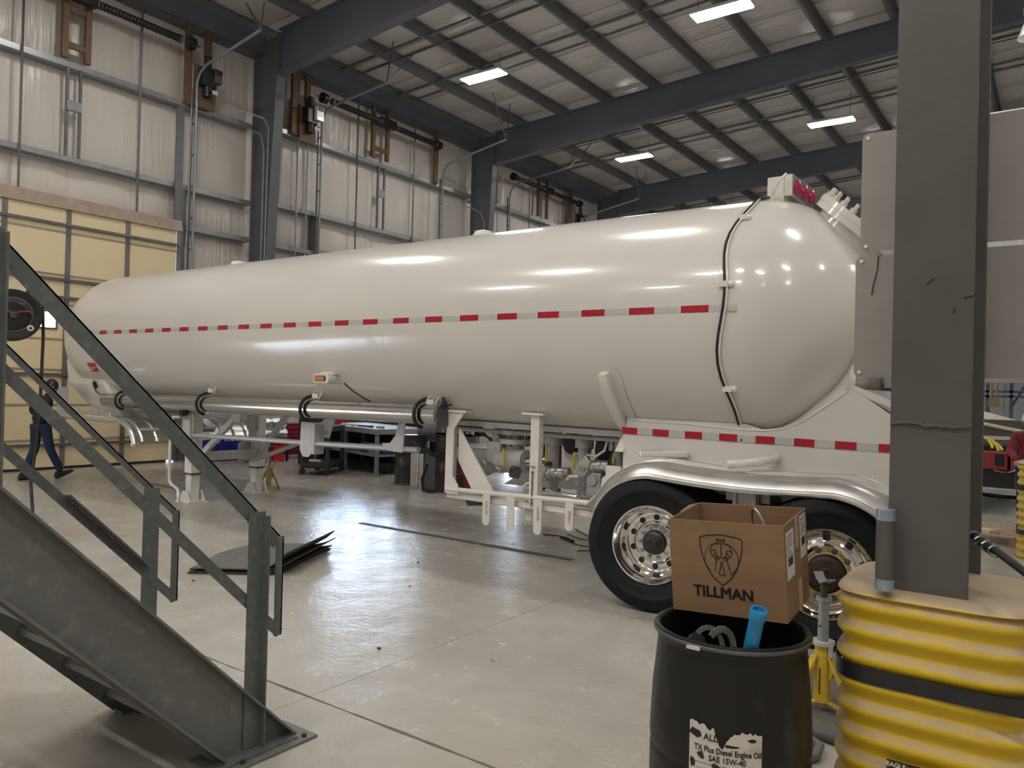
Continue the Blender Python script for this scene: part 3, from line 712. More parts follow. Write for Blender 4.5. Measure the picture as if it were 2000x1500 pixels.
# hose tube with end cap and straps
b = MB(); TY = -.78
ta, tb = V((-9.35, TY, 1.315)), V((-2.18, TY, 1.42))
b.tube([ta+(tb-ta)*k/12 for k in range(13)], .108, 28, False); b.tube([ta, ta+(tb-ta)*.001], .104, 28); part('hose_tube', b, M['alu'], TR)
ec = MB(); ec.lathe([(.002, .01), (.112, .01), (.112, -.03), (.002, -.03)], 28, MX.Translation(tb+V((.02, 0, 0))) @ MX(((0, 0, 1, 0), (0, 1, 0, 0), (-1, 0, 0, 0), (0, 0, 0, 1))), sm=False)
ec.prism([(TY-.085, 1.47), (TY+.085, 1.47), (TY+.03, 1.575), (TY-.03, 1.575)], -2.17, -2.145, 'yz'); ec.mm((-2.17, TY-.1, 1.30), (-2.145, TY+.1, 1.42)); eco = part('tube_end_cap', ec, M['greyd'], TR, bev=.004)
b = MB(); b.tube([(-2.16, TY, 1.565), (-2.16, TY, 1.60)], .014, 8); b.tube([(-2.13, TY-.10, 1.50), (-2.13, TY+.12, 1.53)], .008, 6); part('cap_latch', b, M['blk'], eco)
for x in (-8.75, -6.50, -4.28, -2.42):
    z0 = 1.315+(x+9.35)/7.17*.105
    r_ = .125; pts = [(x+.02, TY+.10, z0+.17), (x, TY+.02, z0+.155)]
    pts += [(x-.01, TY-.02-r_*math.sin(a)*.98, z0+r_*math.cos(a)*1.08) for a in [PI*k/12 for k in range(1, 13)]]
    b = MB(); b.tube([(p[0], p[1], p[2]) for p in pts], .021, 8); part('tube_strap', b, M['rubber'], TR)
    p = ong(x+.09, -.83, R+.02)
    b = MB(); b.box((p[0]-.02, p[1]-.02, p[2]), (.10, .06, .055), ); b.bar((p[0]-.09, p[1]-.01, p[2]+.0), (p[0]-.02, p[1]-.02, p[2]+.07), .05, .012); b.bar((p[0]+.03, p[1]-.01, p[2]-.04), (p[0]+.10, p[1]-.01, p[2]+.06), .05, .012); part('strap_bracket', b, M['wpaint'], TR)
# placard near the nose
pl = MB(); pa = -.51; pl.grid(lambda u, v: ong(-9.66+.30*u, pa-.09+.18*v, R+.003), 2, 2); plo = part('shutoff_placard', pl, M['paper'], TR)
PM = MX.Translation(V(ong(-9.51, pa, R+.005))) @ MX.Rotation(PI/2+pa, 4, 'X')
for dz, s_ in ((.042, 'EMERGENCY'), (-.042, 'SHUTOFF')):
    b = MB(); b.grid(lambda u, v: ong(-9.65+.28*u, pa+(dz-.036+.072*v)/R, R+.0045), 1, 1); part('placard_band', b, M['red'], plo)
    text('placard_writing', s_, .052, M['paper'], plo, PM @ MX.Translation(V((0, dz, .003))), sx=.75)
# nose support, kingpin platform, front mudguards, gladhand plate
b = MB()
for (z, x0, x1, w) in ():
    pass
sec = [(1.05, -9.75, -9.10, .64), (1.22, -10.15, -9.12, .72), (1.55, -10.72, -9.35, .80), (1.95, -10.95, -9.75, .74)]
vs = []
for z, x0, x1, w in sec: vs += [(x0, -w, z), (x1, -w, z), (x1, w, z), (x0, w, z)]
fs = [(i*4+j, i*4+(j+1) % 4, (i+1)*4+(j+1) % 4, (i+1)*4+j) for i in range(3) for j in range(4)]
b.add(vs, fs); part('nose_support', b, M['tank'], TR, bev=.05)
b = MB(); b.tube([(-9.70, -.80, 1.58), (-9.64, -.82, 1.50)], .03, 10); b.tube([(-9.68, -.84, 1.56), (-9.60, -.86, 1.56)], .022, 8); part('emergency_valve', b, M['blk'], TR)
b = MB(); b.tube([(-9.72, -.82, 1.62), (-9.55, -.86, 1.45), (-9.4, -.84, 1.38)], .009, 5); part('valve_line', b, M['wire'], TR)
b = MB(); b.mm((-10.5, -1.02, 1.02), (-8.62, 1.02, 1.055)); b.mm((-10.5, -1.02, 1.05), (-8.7, -.98, 1.14)); b.mm((-9.9, -.5, 1.05), (-8.4, .5, 1.14)); part('coupler_platform', b, M['alu2'], TR, bev=.006)
b = MB(); b.tube([(-10.5, -1.03, 1.02), (-8.7, -1.03, 1.035), (-8.5, -1.03, 1.05)], .045, 12); part('platform_edge', b, M['alu2'], TR)
for x in (-10.25, -9.8, -9.35, -8.95):
    b = MB(); b.tube([(x, -1.0, 1.14), (x, -1.0, 1.165)], .02, 8); part('bolt', b, M['ltgrey'], TR)
pf = [(-8.62, 1.06), (-8.45, 1.055), (-8.28, 1.03), (-8.13, .975), (-8.02, .90), (-7.95, .82), (-7.92, .74)]
b = MB()
yy_ = -1.02; W = 1.95; cols = 48
def mg(u, v):
    i = min(5, int(u*6)); t = u*6-i; x = pf[i][0]+(pf[i+1][0]-pf[i][0])*t; z = pf[i][1]+(pf[i+1][1]-pf[i][1])*t
    y = yy_+W*v; ph = (v*9) % 1; h_ = .016*max(0, 1-abs(ph-.5)/.09)
    return (x+h_*.6, y, z+h_)
b.grid(mg, 12, 90); part('front_mudguard', b, M['alu2'], TR)
b = MB(); b.tube([(p[0], -1.03, p[1]-.01) for p in pf], .045, 12); b.ball((-7.92, -1.03, .72), .055); part('mudguard_rim', b, M['alu2'], TR)
b = MB(); b.tube([(-8.02, -.92, .915), (-7.99, .3, .915)], .026, 10); part('mudguard_bar', b, M['wdull'], TR)
b = MB(); b.prism([(-10.43, 1.03), (-10.43, 1.45), (-10.38, 1.49), (-10.14, 1.49), (-10.09, 1.45), (-10.09, 1.03)], -1.06, -1.04, 'xz'); b.mm((-10.6, -1.0, 1.0), (-10.2, -.4, 1.02)); part('gladhand_plate', b, M['ltgrey'], TR)
# running pipes and frame under the tank
b = MB()
for y in (-.42,): b.mm((-7.6, y-.03, 1.305), (-.1, y+.03, 1.36))
part('frame_rail', b, M['wdull'], TR)
b = MB(); b.tube([(-7.0, -.66, .895), (-5.87, -.66, .93), (-4.4, -.66, .965), (-2.95, -.66, 1.01), (-2.6, -.66, 1.02)], .032, 10); part('side_rail', b, M['ltgrey'], TR)
b = MB(); b.tube([(-2.3, -.34, 1.26), (-.2, -.34, 1.27)], .022, 8); b.tube([(-2.3, -.28, 1.31), (-.2, -.28, 1.32)], .016, 8); part('underside_pipe', b, M['wdull'], TR)
for x, w in ((-4.42, .12), (-6.02, .0)):
    if w:
        b = MB(); b.prism([(x-.13, 1.22), (x+.11, 1.22), (x+.10, .86), (x+.02, .80), (x-.08, .80), (x-.14, .88)], -.70, -.685, 'xz'); b.mm((x+.10, -.70, .84), (x+.13, -.55, 1.2)); part('rail_hanger', b, M['wdull'], TR)
b = MB(); b.prism([(-3.10, 1.0), (-3.12, 1.06), (-3.0, 1.07), (-2.92, 1.15), (-2.88, 1.30), (-2.78, 1.30), (-2.80, .98), (-2.95, .98)], -.70, -.685, 'xz'); part('rail_hanger', b, M['wdull'], TR)
b = MB(); b.prism([(-5.75, .93), (-5.35, 1.30), (-5.2, 1.30), (-5.35, .93)], .40, .415, 'xz'); part('brace_plate', b, M['wdull'], TR)
# landing gear
for s, x in ((-1, -7.10), (1, -7.28)):
    y = .59*s
    lg = MB(); lg.mm((x-.09, y-.08, .34), (x+.09, y+.08, 1.32)); lgo = part('landing_leg', lg, M['wpaint'], TR, bev=.006)
    zf = .012+.009*x*0
    b = MB(); b.mm((x-.07, y-.065, .0), (x+.07, y+.065, .36)); part('inner_leg', b, M['wpaint'], lgo)
    b = MB(); b.mm((x-.092, y-.082, .33), (x+.092, y+.082, .355)); part('grease_band', b, M['rust'], lgo)
    b = MB(); b.mm((x-.17, y-.15, -.066+.0), (x+.17, y+.15, -.04)); b.prism([(x-.15, -.045), (x+.15, -.045), (x+.05, .10), (x-.05, .10)], y-.12, y-.105, 'xz'); b.prism([(x-.15, -.045), (x+.15, -.045), (x+.05, .10), (x-.05, .10)], y+.105, y+.12, 'xz'); b.mm((x-.07, y-.065, -.04), (x+.07, y+.065, .0)); part('sand_shoe', b, M['wpaint'], lgo)
    b = MB(); b.prism([(x-.17, 1.30), (x+.14, 1.30), (x+.14, .95), (x+.07, .86), (x-.07, .86), (x-.17, .95)], y-.095, y-.08, 'xz'); b.mm((x-.06, y-.13, .80), (x+.10, y-.09, 1.12)); part('gear_plate', b, M['wdull'], lgo)
    b = MB(); b.mm((x+.03, y-.10, .50), (x+.13, y-.02, .80)); part('side_bracket', b, M['wdull'], lgo)
for y, r_ in ((-.72, .045),):
    b = MB(); b.tube([(-7.22, -.72, 1.21), (-7.0, -.80, 1.21)], .035, 12); b.tube([(-7.16, -.70, 1.21), (-7.1, -.78, 1.21)], .05, 12); part('gear_shaft', b, M['blk'], TR)
b = MB(); b.tube([(-7.22, -.74, 1.14), (-7.33, -.78, 1.14), (-7.36, -.80, 1.05), (-7.36, -.80, .33), (-7.34, -.80, .22), (-7.26, -.82, .185), (-7.02, -.86, .15), (-6.95, -.88, .08), (-6.95, -.88, -.03)], .021, 10); part('crank_handle', b, M['wpaint'], TR)
b = MB(); b.mm((-7.24, -.55, .50), (-7.16, .55, .63)); part('cross_shaft', b, M['wdull'], TR)
b = MB(); b.prism([(.30, .46), (.56, .42), (.56, .85), (.30, .72)], -7.36, -7.34, 'yz'); part('cross_plate', b, M['wdull'], TR)
b = MB(); b.bar((-7.0, -.57, .56), (-6.25, -.45, 1.22), .07, .07); part('diagonal_brace', b, M['wdull'], TR); b = MB(); b.bar((-7.2, .57, .56), (-6.35, .45, 1.22), .07, .07); part('diagonal_brace', b, M['wdull'], TR)
b = MB(); b.mm((-6.33, -.5, 1.12), (-6.12, -.4, 1.28)); part('brace_clip', b, M['wdull'], TR)
b = MB(); b.bar((-7.27, .50, .44), (-5.4, .40, 1.0), .05, .05); part('diagonal_brace', b, M['wdull'], TR)
# valve compartment frame: posts, bar, lever tags
def cpost(x0, x1, z0, z1, w=.05):
    b = MB(); b.mm((x0, -.70, z0), (x1, -.64, z1)); return b
b = MB(); b.prism([(-2.17, .62), (-2.17, 1.46), (-1.93, 1.46), (-2.07, 1.28), (-2.07, .80), (-1.99, .70), (-1.99, .62)], -.705, -.69, 'xz'); b.mm((-2.17, -.70, .62), (-2.15, -.55, 1.44)); b.mm((-2.18, -.72, 1.45), (-1.90, -.5, 1.475)); part('corner_post', b, M['wpaint'], TR)
b = MB(); b.prism([(-2.06, 1.30), (-2.05, .95), (-1.85, .66), (-1.56, .66)], -.64, -.62, 'xz'); part('corner_gusset', b, M['wpaint'], TR)
b = MB(); b.mm((-1.105, -.70, .64), (-1.005, -.63, 1.48)); part('centre_post', b, M['wpaint'], TR, bev=.006)
b = MB(); b.mm((-1.19, -.74, 1.468), (-.94, -.50, 1.49)); part('post_pad', b, M['wpaint'], TR, bev=.008)
b = MB(); b.mm((-1.085, -.715, .98), (-1.03, -.70, .985)); b.tube([(-1.06, -.71, .93), (-1.06, -.71, .6)], .006, 5); b.ball((-1.06, -.712, .93), .012); part('latch_cable', b, M['greyd'], TR)
b = MB(); b.tube([(-2.16, -.69, .655), (-.28, -.69, .715)], .026, 12); part('lower_bar', b, M['wpaint'], TR)
b = MB(); b.mm((-2.17, -.67, .575), (-.35, -.655, .63)); b.tube([(-2.17, -.66, .575), (-.35, -.66, .59)], .014, 8); part('lower_rail', b, M['wpaint'], TR)
for x, z1, l, s_ in ((-1.60, .66, .26, 'LIQUID'), (-1.30, .67, .285, ''), (-1.17, .67, .18, ''), (-.98, .68, .285, 'VAPOR'), (-.63, .69, .21, 'SPRAY')):
    w = .045
    pts = [(x-w, z1), (x+w, z1), (x+w, z1-l)]+[(x+w*math.cos(a), z1-l-w*math.sin(a)) for a in [PI*k/6 for k in range(1, 6)]]+[(x-w, z1-l)]
    b = MB(); yb = -.72 if s_ or x < -1.2 else -.60; b.prism(pts, yb, yb+.008, 'xz'); lv = part('lever_tag', b, M['wpaint'], TR)
    if s_: text('tag_writing', s_, .042, M['red'], lv, Mt((x+.004, yb-.001, z1-.13)) @ MX.Rotation(PI/2, 4, 'X') @ MX.Rotation(-PI/2, 4, 'Z'))
b = MB(); b.prism([(-2.08, .555), (-1.82, .57), (-1.80, .52), (-1.83, .50), (-2.02, .475)], -.5, -.35, 'xz'); part('drain_block', b, M['blk'], TR)
b = MB(); b.bar((-2.16, -.45, 1.0), (-2.02, -.45, .60), .03, .10, (0, 1, 0)); part('red_hose_end', b, pm('red_hose', (.30, .02, .02), .5), TR)
# plumbing
Y0 = -.22
def flange(x0, z0, x1, z1, y, r, mat='wdull', nm='pipe', n=14):
    b = MB(); b.tube([(x0, y, z0), (x1, y, z1)], r, n); part(nm, b, M[mat], TR)
b = MB(); b.tube([(-2.45, Y0, .985), (-1.85, Y0, .995)], .065, 16); b.tube([(-2.0, Y0, .99), (-1.93, Y0, .99)], .08, 16); part('liquid_pipe', b, M['wdull'], TR)
b = MB(); b.mm((-1.92, Y0-.13, .93), (-1.74, Y0+.13, 1.15)); b.tube([(-1.84, Y0-.05, 1.1), (-1.84, Y0-.05, 1.28)], .05, 14); b.tube([(-1.80, Y0-.05, .95), (-1.45, Y0-.05, .97)], .12, 18); b.tube([(-1.64, Y0, 1.0), (-1.64, Y0, 1.3)], .10, 16); b.tube([(-1.64, Y0, 1.14), (-1.64, Y0, 1.19)], .17, 20); b.tube([(-1.64, Y0, 1.235), (-1.64, Y0, 1.28)], .16, 20); vb = part('internal_valve', b, M['wdull'], TR, bev=.012)
for k in range(10):
    a = 2*PI*k/10; b = MB(); b.tube([(-1.64+.145*math.cos(a), Y0+.145*math.sin(a), 1.12), (-1.64+.145*math.cos(a), Y0+.145*math.sin(a), 1.25)], .014, 6); part('bolt', b, M['greyd'], vb)
for x, z0, z1, y in ((-1.62, .93, 1.10, Y0-.13), (-1.17, .94, 1.18, Y0-.02), (-.83, .95, 1.12, Y0-.04), (-.42, .93, 1.10, Y0), (-1.33, .98, 1.08, Y0)):
    b = MB(); b.tube([(x, y-.085, z0), (x, y-.085, z1)], .014, 6); part('yellow_stem', b, M['vyel'], TR)
for x, zt in ((-1.16, 1.28), (-.80, 1.30), (-.42, 1.28)):
    b = MB(); b.tube([(x, Y0, .70), (x, Y0, zt)], .062, 16); b.tube([(x, Y0, 1.16), (x, Y0, 1.26)], .095, 16); b.tube([(x, Y0, .80), (x, Y0, .84)], .09, 16); part('riser_pipe', b, M['wdull'], TR)
b = MB(); b.mm((-.74, Y0+.12, .85), (-.50, Y0+.14, 1.30)); part('back_plate', b, M['ltgrey'], TR)
for x, z in ((-.93, 1.20), (-.56, 1.16)):
    b = MB(); b.ball((x, Y0-.02, z), (.10, .06, .115), 16, 10); b.tube([(x, Y0-.02, z), (x+.14, Y0+.12, z+.03)], .09, 14); part('actuator', b, M['navy'], TR)
b = MB(); pts = arc((-.92, 1.14), .15, PI, 2*PI, 14); b.prism([(p[0], p[2]) for p in pts]+[(-.78, 1.14), (-.88, 1.06), (-.96, 1.08), (-1.06, 1.16)], Y0+.05, Y0+.10, 'xz'); part('white_guard', b, M['wpaint'], TR)
b = MB(); b.tube([(-.70, Y0-.10, 1.10), (-.58, Y0-.14, 1.10), (-.50, Y0-.12, 1.16), (-.48, Y0-.1, 1.27)], .012, 8); part('air_line', b, M['wpaint'], TR)
b = MB(); b.tube([(-.36, Y0-.2, 1.25), (-.33, Y0-.25, 1.2), (-.38, Y0-.26, 1.05), (-.37, Y0-.25, .88)], .009, 6); part('air_line', b, M['wire'], TR)
def coupler(x, z, y, L_=.26, dz=.03):
    b = MB(); b.tube([(x-.06, y, z-.02), (x, y, z)], .075, 14); b.tube([(x, y, z), (x+.06, y, z+.01)], .062, 14); b.tube([(x+.06, y, z+.01), (x+.13, y, z+.02)], .055, 14); b.tube([(x+.12, y, z+.02), (x+L_, y, z+dz)], .045, 14); b.tube([(x+.145, y, z), (x+.16, y, z+.02)], .07, 14)
    b.prism([(x-.13, z+.02), (x-.03, z+.11), (x+.03, z+.05), (x-.02, z-.08), (x-.10, z-.12)], y-.07, y-.045, 'xz')
    c = part('hose_coupler', b, M['brass'], TR, bev=.006)
    b = MB(); b.tube([(x-.05, y-.07, z-.02), (x-.05, y-.095, z-.02)], .03, 10); part('coupler_nut', b, M['chain'], c)
    b = MB()
    for k in range(5):
        zz = z-.12-.035*k; b.tube([(x-.08+.012*math.cos(q), y-.06+(.012*math.sin(q) if k % 2 else 0), zz+.02*math.sin(q) if k % 2 == 0 else zz+.02*math.cos(q)) for q in [2*PI*j/8 for j in range(9)]], .004, 5, False)
    part('chain', b, M['chain'], c)
coupler(-1.90, .87, Y0-.12); coupler(-1.10, .90, Y0-.18); coupler(-.62, 1.00, Y0-.15, .2)
b = MB(); b.tube([(-1.62, Y0-.08, .93), (-1.48, Y0-.06, .96), (-1.30, Y0, .99), (-1.2, Y0, 1.0)], .05, 14); part('bent_pipe', b, M['alu'], TR)
b = MB(); b.lathe([(.032, -.03), (.062, -.03), (.062, .05), (.04, .05), (.03, .0)], 18, Mt((-1.47, Y0-.2, .87), (PI/2-.2, 0, -.5))); part('open_fitting', b, M['greyd'], TR)
b = MB(); b.mm((-1.30, Y0-.16, .83), (-1.13, Y0-.02, 1.0)); part('filter_block', b, M['greyd'], TR, bev=.015)
b = MB(); b.mm((-.66, Y0-.18, .72), (-.50, Y0-.06, .95)); b.tube([(-.58, Y0-.2, .88), (-.58, Y0-.06, .88)], .05, 14); part('relief_valve', b, M['ltgrey'], TR, bev=.012)
b = MB(); b.tube([(-1.12, Y0-.22, .70), (-.92, Y0-.25, .72), (-.72, Y0-.22, .71)], .022, 8); b.tube([(-1.1, Y0-.2, .735), (-.7, Y0-.2, .69)], .012, 8); part('drain_line', b, M['brass'], TR)
b = MB(); b.tube([(-.86, Y0-.2, .86), (-.80, Y0-.24, .90), (-.72, Y0-.22, .90)], .016, 8); part('hose_loop', b, M['wpaint'], TR)
b = MB(); b.prism([(-2.02, .655), (-1.72, .83), (-.45, .87), (-.34, .72)], .10, .14, 'xz'); b.mm((-2.1, -.6, .615), (-.4, .14, .635)); part('compartment_pan', b, M['wpaint'], TR)
b = MB(); b.mm((-.72, Y0-.3, .66), (-.50, Y0-.26, .69)); part('pan_slot', b, M['dark'], TR)
b = MB(); b.tube([(-1.32, -.5, .66), (-1.30, -.52, .74), (-1.25, -.54, .79), (-1.19, -.55, .80)], .012, 8); part('bent_rod', b, M['wpaint'], TR)
b = MB()
for k in range(3): b.tube([(-2.25, -.1+.03*k, 1.22), (-2.15, -.15, 1.24-.02*k), (-2.0+.03*k, -.18, 1.15), (-1.93+.03*k, -.18, 1.0)], .012, 6)
part('cable_bundle', b, M['wire'], TR)
b = MB(); b.mm((-.30, -.66, .76), (-.15, -.62, 1.06)); b.prism([(-.34, .66), (-.02, .80), (.02, .95), (-.05, 1.03), (-.20, 1.03), (-.30, .95)], -.72, -.70, 'xz'); b.tube([(-.10, -.74, 1.0), (-.10, -.62, 1.0)], .05, 14); b.prism([(-.40, .72), (-.05, .72), (.02, .86), (-.02, .90), (-.12, .92)], -.98, -.70, 'xz') if False else b.bar((-.38, -.70, .70), (-.10, -1.02, .84), .16, .02); part('fender_bracket', b, M['wpaint'], TR, bev=.006)
# tandem fender with ribs
c1x, c2x, cz, fr_ = .42, 1.74, .53, .64
fp = [(c1x+fr_*math.cos(a), cz+fr_*math.sin(a)) for a in [math.radians(158-68*k/10) for k in range(11)]]
fp += [(c1x+(c2x-c1x)*k/6, cz+fr_-.03*math.sin(PI*k/6)) for k in range(1, 6)]
fp += [(c2x+fr_*math.cos(a), cz+fr_*math.sin(a)) for a in [math.radians(90-78*k/10) for k in range(11)]]
yo, yi = -1.20, -.655
def fpt(u):
    f = u*(len(fp)-1); i = min(len(fp)-2, int(f)); t = f-i
    return fp[i][0]+(fp[i+1][0]-fp[i][0])*t, fp[i][1]+(fp[i+1][1]-fp[i][1])*t
for s in (1, -1):
    def fen(u, v):
        x, z = fpt(u); y = yo+(yi-yo)*v
        dr = -.115*max(0, (1-v/.20))**1.8 if v < .20 else 0
        for q in (.40, .54, .68, .82): dr += .018*max(0, 1-abs(v-q)/.024)
        cx = c1x if x < c1x else (c2x if x > c2x else x); d = V((x-cx, z-cz)); d.normalize()
        return (x+d.x*dr, s*y, z+d.y*dr)
    b = MB(); b.grid(fen, 52, 124); part('fender', b, M['alu2'], TR)
    b = MB(); b.tube([(x+0, s*(yo-.0), z-.10) if c1x < x < c2x else (x-(x-(c1x if x <= c1x else c2x))/fr_*.10, s*yo, z-(z-cz)/fr_*.10) for x, z in [fpt(k/40) for k in range(41)]], .022, 10); part('fender_rim', b, M['alu2'], TR)
b = MB(); b.tube([(.98, -1.10, 1.205), (1.14, -.92, 1.225), (1.22, -.66, 1.25)], .032, 14); b.tube([(1.03, -1.05, 1.21), (1.05, -1.02, 1.213)], .037, 14); b.tube([(1.14, -.92, 1.225), (1.16, -.87, 1.23)], .037, 14); part('fender_pipe', b, M['wpaint'], TR)
b = MB(); b.prism([(.22, -1.0), (.42, -.80), (.50, -.70), (.49, -.665), (.40, -.665), (.33, -.74), (.16, -.95)], 1.195, 1.245, 'xy'); fl_ = part('fender_flap', b, M['wpaint'], TR, bev=.012)
text('flap_writing', 'INTERNAL', .055, M['red'], fl_, Mt((.265, -.90, 1.2465), (0, 0, .85)), sx=.7)
# bracket and beams between the wheels
b = MB(); b.tube([(-.1, -.62, 1.0), (2.3, -.62, 1.0)], .09, 14); part('suspension_beam', b, M['tank'], TR)
b = MB(); b.mm((.99, -.98, .66), (1.19, -.90, 1.14)); b.mm((.92, -.93, .92), (1.26, -.62, 1.10)); b.mm((1.0, -1.0, .66), (1.03, -.90, 1.14)); b.mm((1.15, -1.0, .66), (1.18, -.90, 1.14)); b.tube([(1.09, -1.0, 1.04), (1.09, -.9, 1.04)], .05, 14); part('hanger_bracket', b, M['wdull'], TR, bev=.006)
b = MB(); b.tube([(c1x, 0, .53), (c1x, -1.0, .53)], .06, 12); b.tube([(c1x, 0, .53), (c1x, 1.0, .53)], .06, 12); b.tube([(c2x, -1.0, .53), (c2x, 1.0, .53)], .06, 12); part('axle', b, M['blk'], TR)
b = MB(); b.mm((.62, -.75, .68), (1.0, -.5, .86)); b.tube([(.85, -.78, .72), (.85, -.5, .72)], .12, 18); part('brake_chamber', b, M['blk'], TR, bev=.02)
b = MB(); b.mm((-.1, .3, .62), (2.1, .62, 1.1)); b.mm((-.1, -.62, .75), (2.1, -.3, 1.1)); part('chassis_frame', b, M['blk'], TR)
# wheels
def wheel(x, yo_, s, polished=True, rusty=False):
    W_ = Mt((x, yo_*s, .532), (PI/2*s, 0, 0.3 if rusty else .16))  # local z points outwards
    t = MB()
    tp = [(.305, -.235), (.36, -.26), (.44, -.265), (.495, -.245), (.515, -.22), (.5185, -.12), (.5185, -.05), (.5165, -.03), (.505, -.012), (.485, -.002), (.46, .0), (.455, .004), (.42, .006), (.415, .002), (.37, -.004), (.33, -.018), (.303, -.03)]
    t.lathe(tp, 64, W_); w = part('wheel', t, M['tire'], TR)
    g = MB()
    for q in (-.06, -.12, -.18, -.235): g.lathe([(.5195, q-.006), (.5125, q), (.5195, q+.006)], 64, W_)
    part('tread_groove', g, M['blk'], w)
    r = MB()
    if polished:
        rp_ = [(.309, -.032), (.312, -.022), (.307, -.014), (.297, -.016), (.288, -.03), (.280, -.045), (.272, -.052), (.264, -.085), (.258, -.12), (.25, -.15), (.24, -.175), (.226, -.184), (.215, -.186), (.178, -.186), (.168, -.180), (.162, -.168), (.158, -.150), (.151, -.145), (.098, -.145), (.094, -.150), (.094, -.18)]
        if rusty: rp_ = [(.309, -.032), (.312, -.022), (.307, -.014), (.297, -.016), (.288, -.03), (.276, -.045), (.262, -.055), (.25, -.058), (.232, -.054), (.222, -.046), (.20, -.036), (.15, -.035), (.132, -.037), (.128, -.05), (.126, -.10)]
        r.lathe(rp_, 64, W_)
    rim = part('rim', r, M['chrome'], w)
    hz = -.186 if not rusty else -.05
    for k in range(10):
        a = 2*PI*(k+.5)/10; rr = .196 if not rusty else .243
        b = MB(); b.lathe([(.0245, .0015), (.021, .002), (.002, .0022)], 14, W_ @ Mt((rr*math.cos(a), rr*math.sin(a), hz)), False); part('hand_hole', b, M['blk'], w)
    lz = -.145 if not rusty else -.035; lr = .122 if not rusty else .165
    for k in range(10):
        a = 2*PI*k/10
        b = MB(); m_ = W_ @ Mt((lr*math.cos(a), lr*math.sin(a), lz)); b.lathe([(.021, 0), (.021, .006), (.016, .007), (.016, .024), (.012, .032), (.001, .033)], 10, m_); part('lug_nut', b, M['rust'] if rusty else M['brass'], w)
    b = MB()
    if rusty: b.lathe([(.125, -.06), (.123, -.03), (.10, -.02), (.095, .0), (.06, .005), (.058, .03), (.04, .036), (.038, .028), (.001, .028)], 32, W_)
    else: b.lathe([(.094, -.16), (.09, -.11), (.07, -.10), (.066, -.07), (.05, -.065), (.05, -.03), (.044, -.025), (.001, -.024)], 32, W_)
    part('hub', b, M['hubr'] if rusty else M['hubg'], w)
    return w
M['hubg'] = pm('dark_grey_hub', (.05, .05, .055), .35, .5, var=.2, scale=20)
M['hubr'] = pm('rusty_brown_hub', (.055, .035, .028), .5, .4, var=.4, scale=25)
wheel(c1x, -1.20, 1); wheel(c2x, -1.20, 1, True, True)
for x in (c1x, c2x):
    for yy, s in ((-.86, 1),):
        t = MB(); t.lathe([(.30, -.25), (.44, -.27), (.50, -.25), (.5185, -.2), (.5185, -.06), (.50, -.012), (.44, .0), (.30, -.02)], 48, Mt((x, yy, .532), (PI/2, 0, 0))); part('inner_wheel', t, M['tire'], TR)
    t = MB(); t.lathe([(.06, -.25), (.30, -.25), (.44, -.27), (.50, -.25), (.5185, -.2), (.5185, .35), (.50, .40), (.44, .41), (.30, .38), (.06, .3)], 40, Mt((x, .80, .532), (-PI/2, 0, 0))); part('far_wheel', t, M['tire'], TR)
b = MB(); b.mm((c1x-.475, -1.21, .69), (c1x-.455, -1.204, .80), MX.Translation(V((c1x-.46, 0, .75))) @ MX.Rotation(.30, 4, 'Y') @ MX.Translation(V((-(c1x-.46), 0, -.75)))); part('tire_sticker', b, M['whitetape'], TR)
text('tire_writing', 'TL', .06, M['greyd'], TR, Mt((c1x-.40, -1.2075, .50), (PI/2, 0, 0)))
# ================================================================== FOREGROUND STAIR
ST = thing('steel_stair', 'grey galvanised steel stair with angle iron handrails, left foreground', 'stair', (-3.05, 2.25, 0))
def sbar(nm, x, y0, z0, y1, z1, w, h, mat='stair', dx=0):
    b = MB(); b.bar((x+dx, y0, z0), (x+dx, y1, z1), w, h, (1, 0, 0)); return part(nm, b, M[mat], ST, True, bev=.003)
def angle_rail(nm, x, ya, za, yb, zb, leg=.058, side=-1):
    # angle iron: one leg flat on top, one leg hanging
    b = MB(); d = V((0, yb-ya, zb-za)).normalized(); n_ = V((0, -d.z, d.y));
    if n_.z < 0: n_ = -n_
    def q(o, hgt): return (x+o, 0, 0)
    P0, P1 = V((x, ya, za)), V((x, yb, zb))
    t = .007
    for (x0, x1, h0, h1) in ((0, side*leg, -t, 0), (0, side*t, -leg, 0)):
        vs = []
        for P in (P0, P1):
            for xx, hh in ((x0, h0), (x1, h0), (x1, h1), (x0, h1)): vs.append(P+V((xx, 0, 0))+n_*hh)
        b.add(vs, [(0, 1, 2, 3), (7, 6, 5, 4), (0, 4, 5, 1), (1, 5, 6, 2), (2, 6, 7, 3), (3, 7, 4, 0)])
    return part(nm, b, M['stair'], ST, True)
XN, XFAR = -3.05, -3.95
TOPY = -1.3
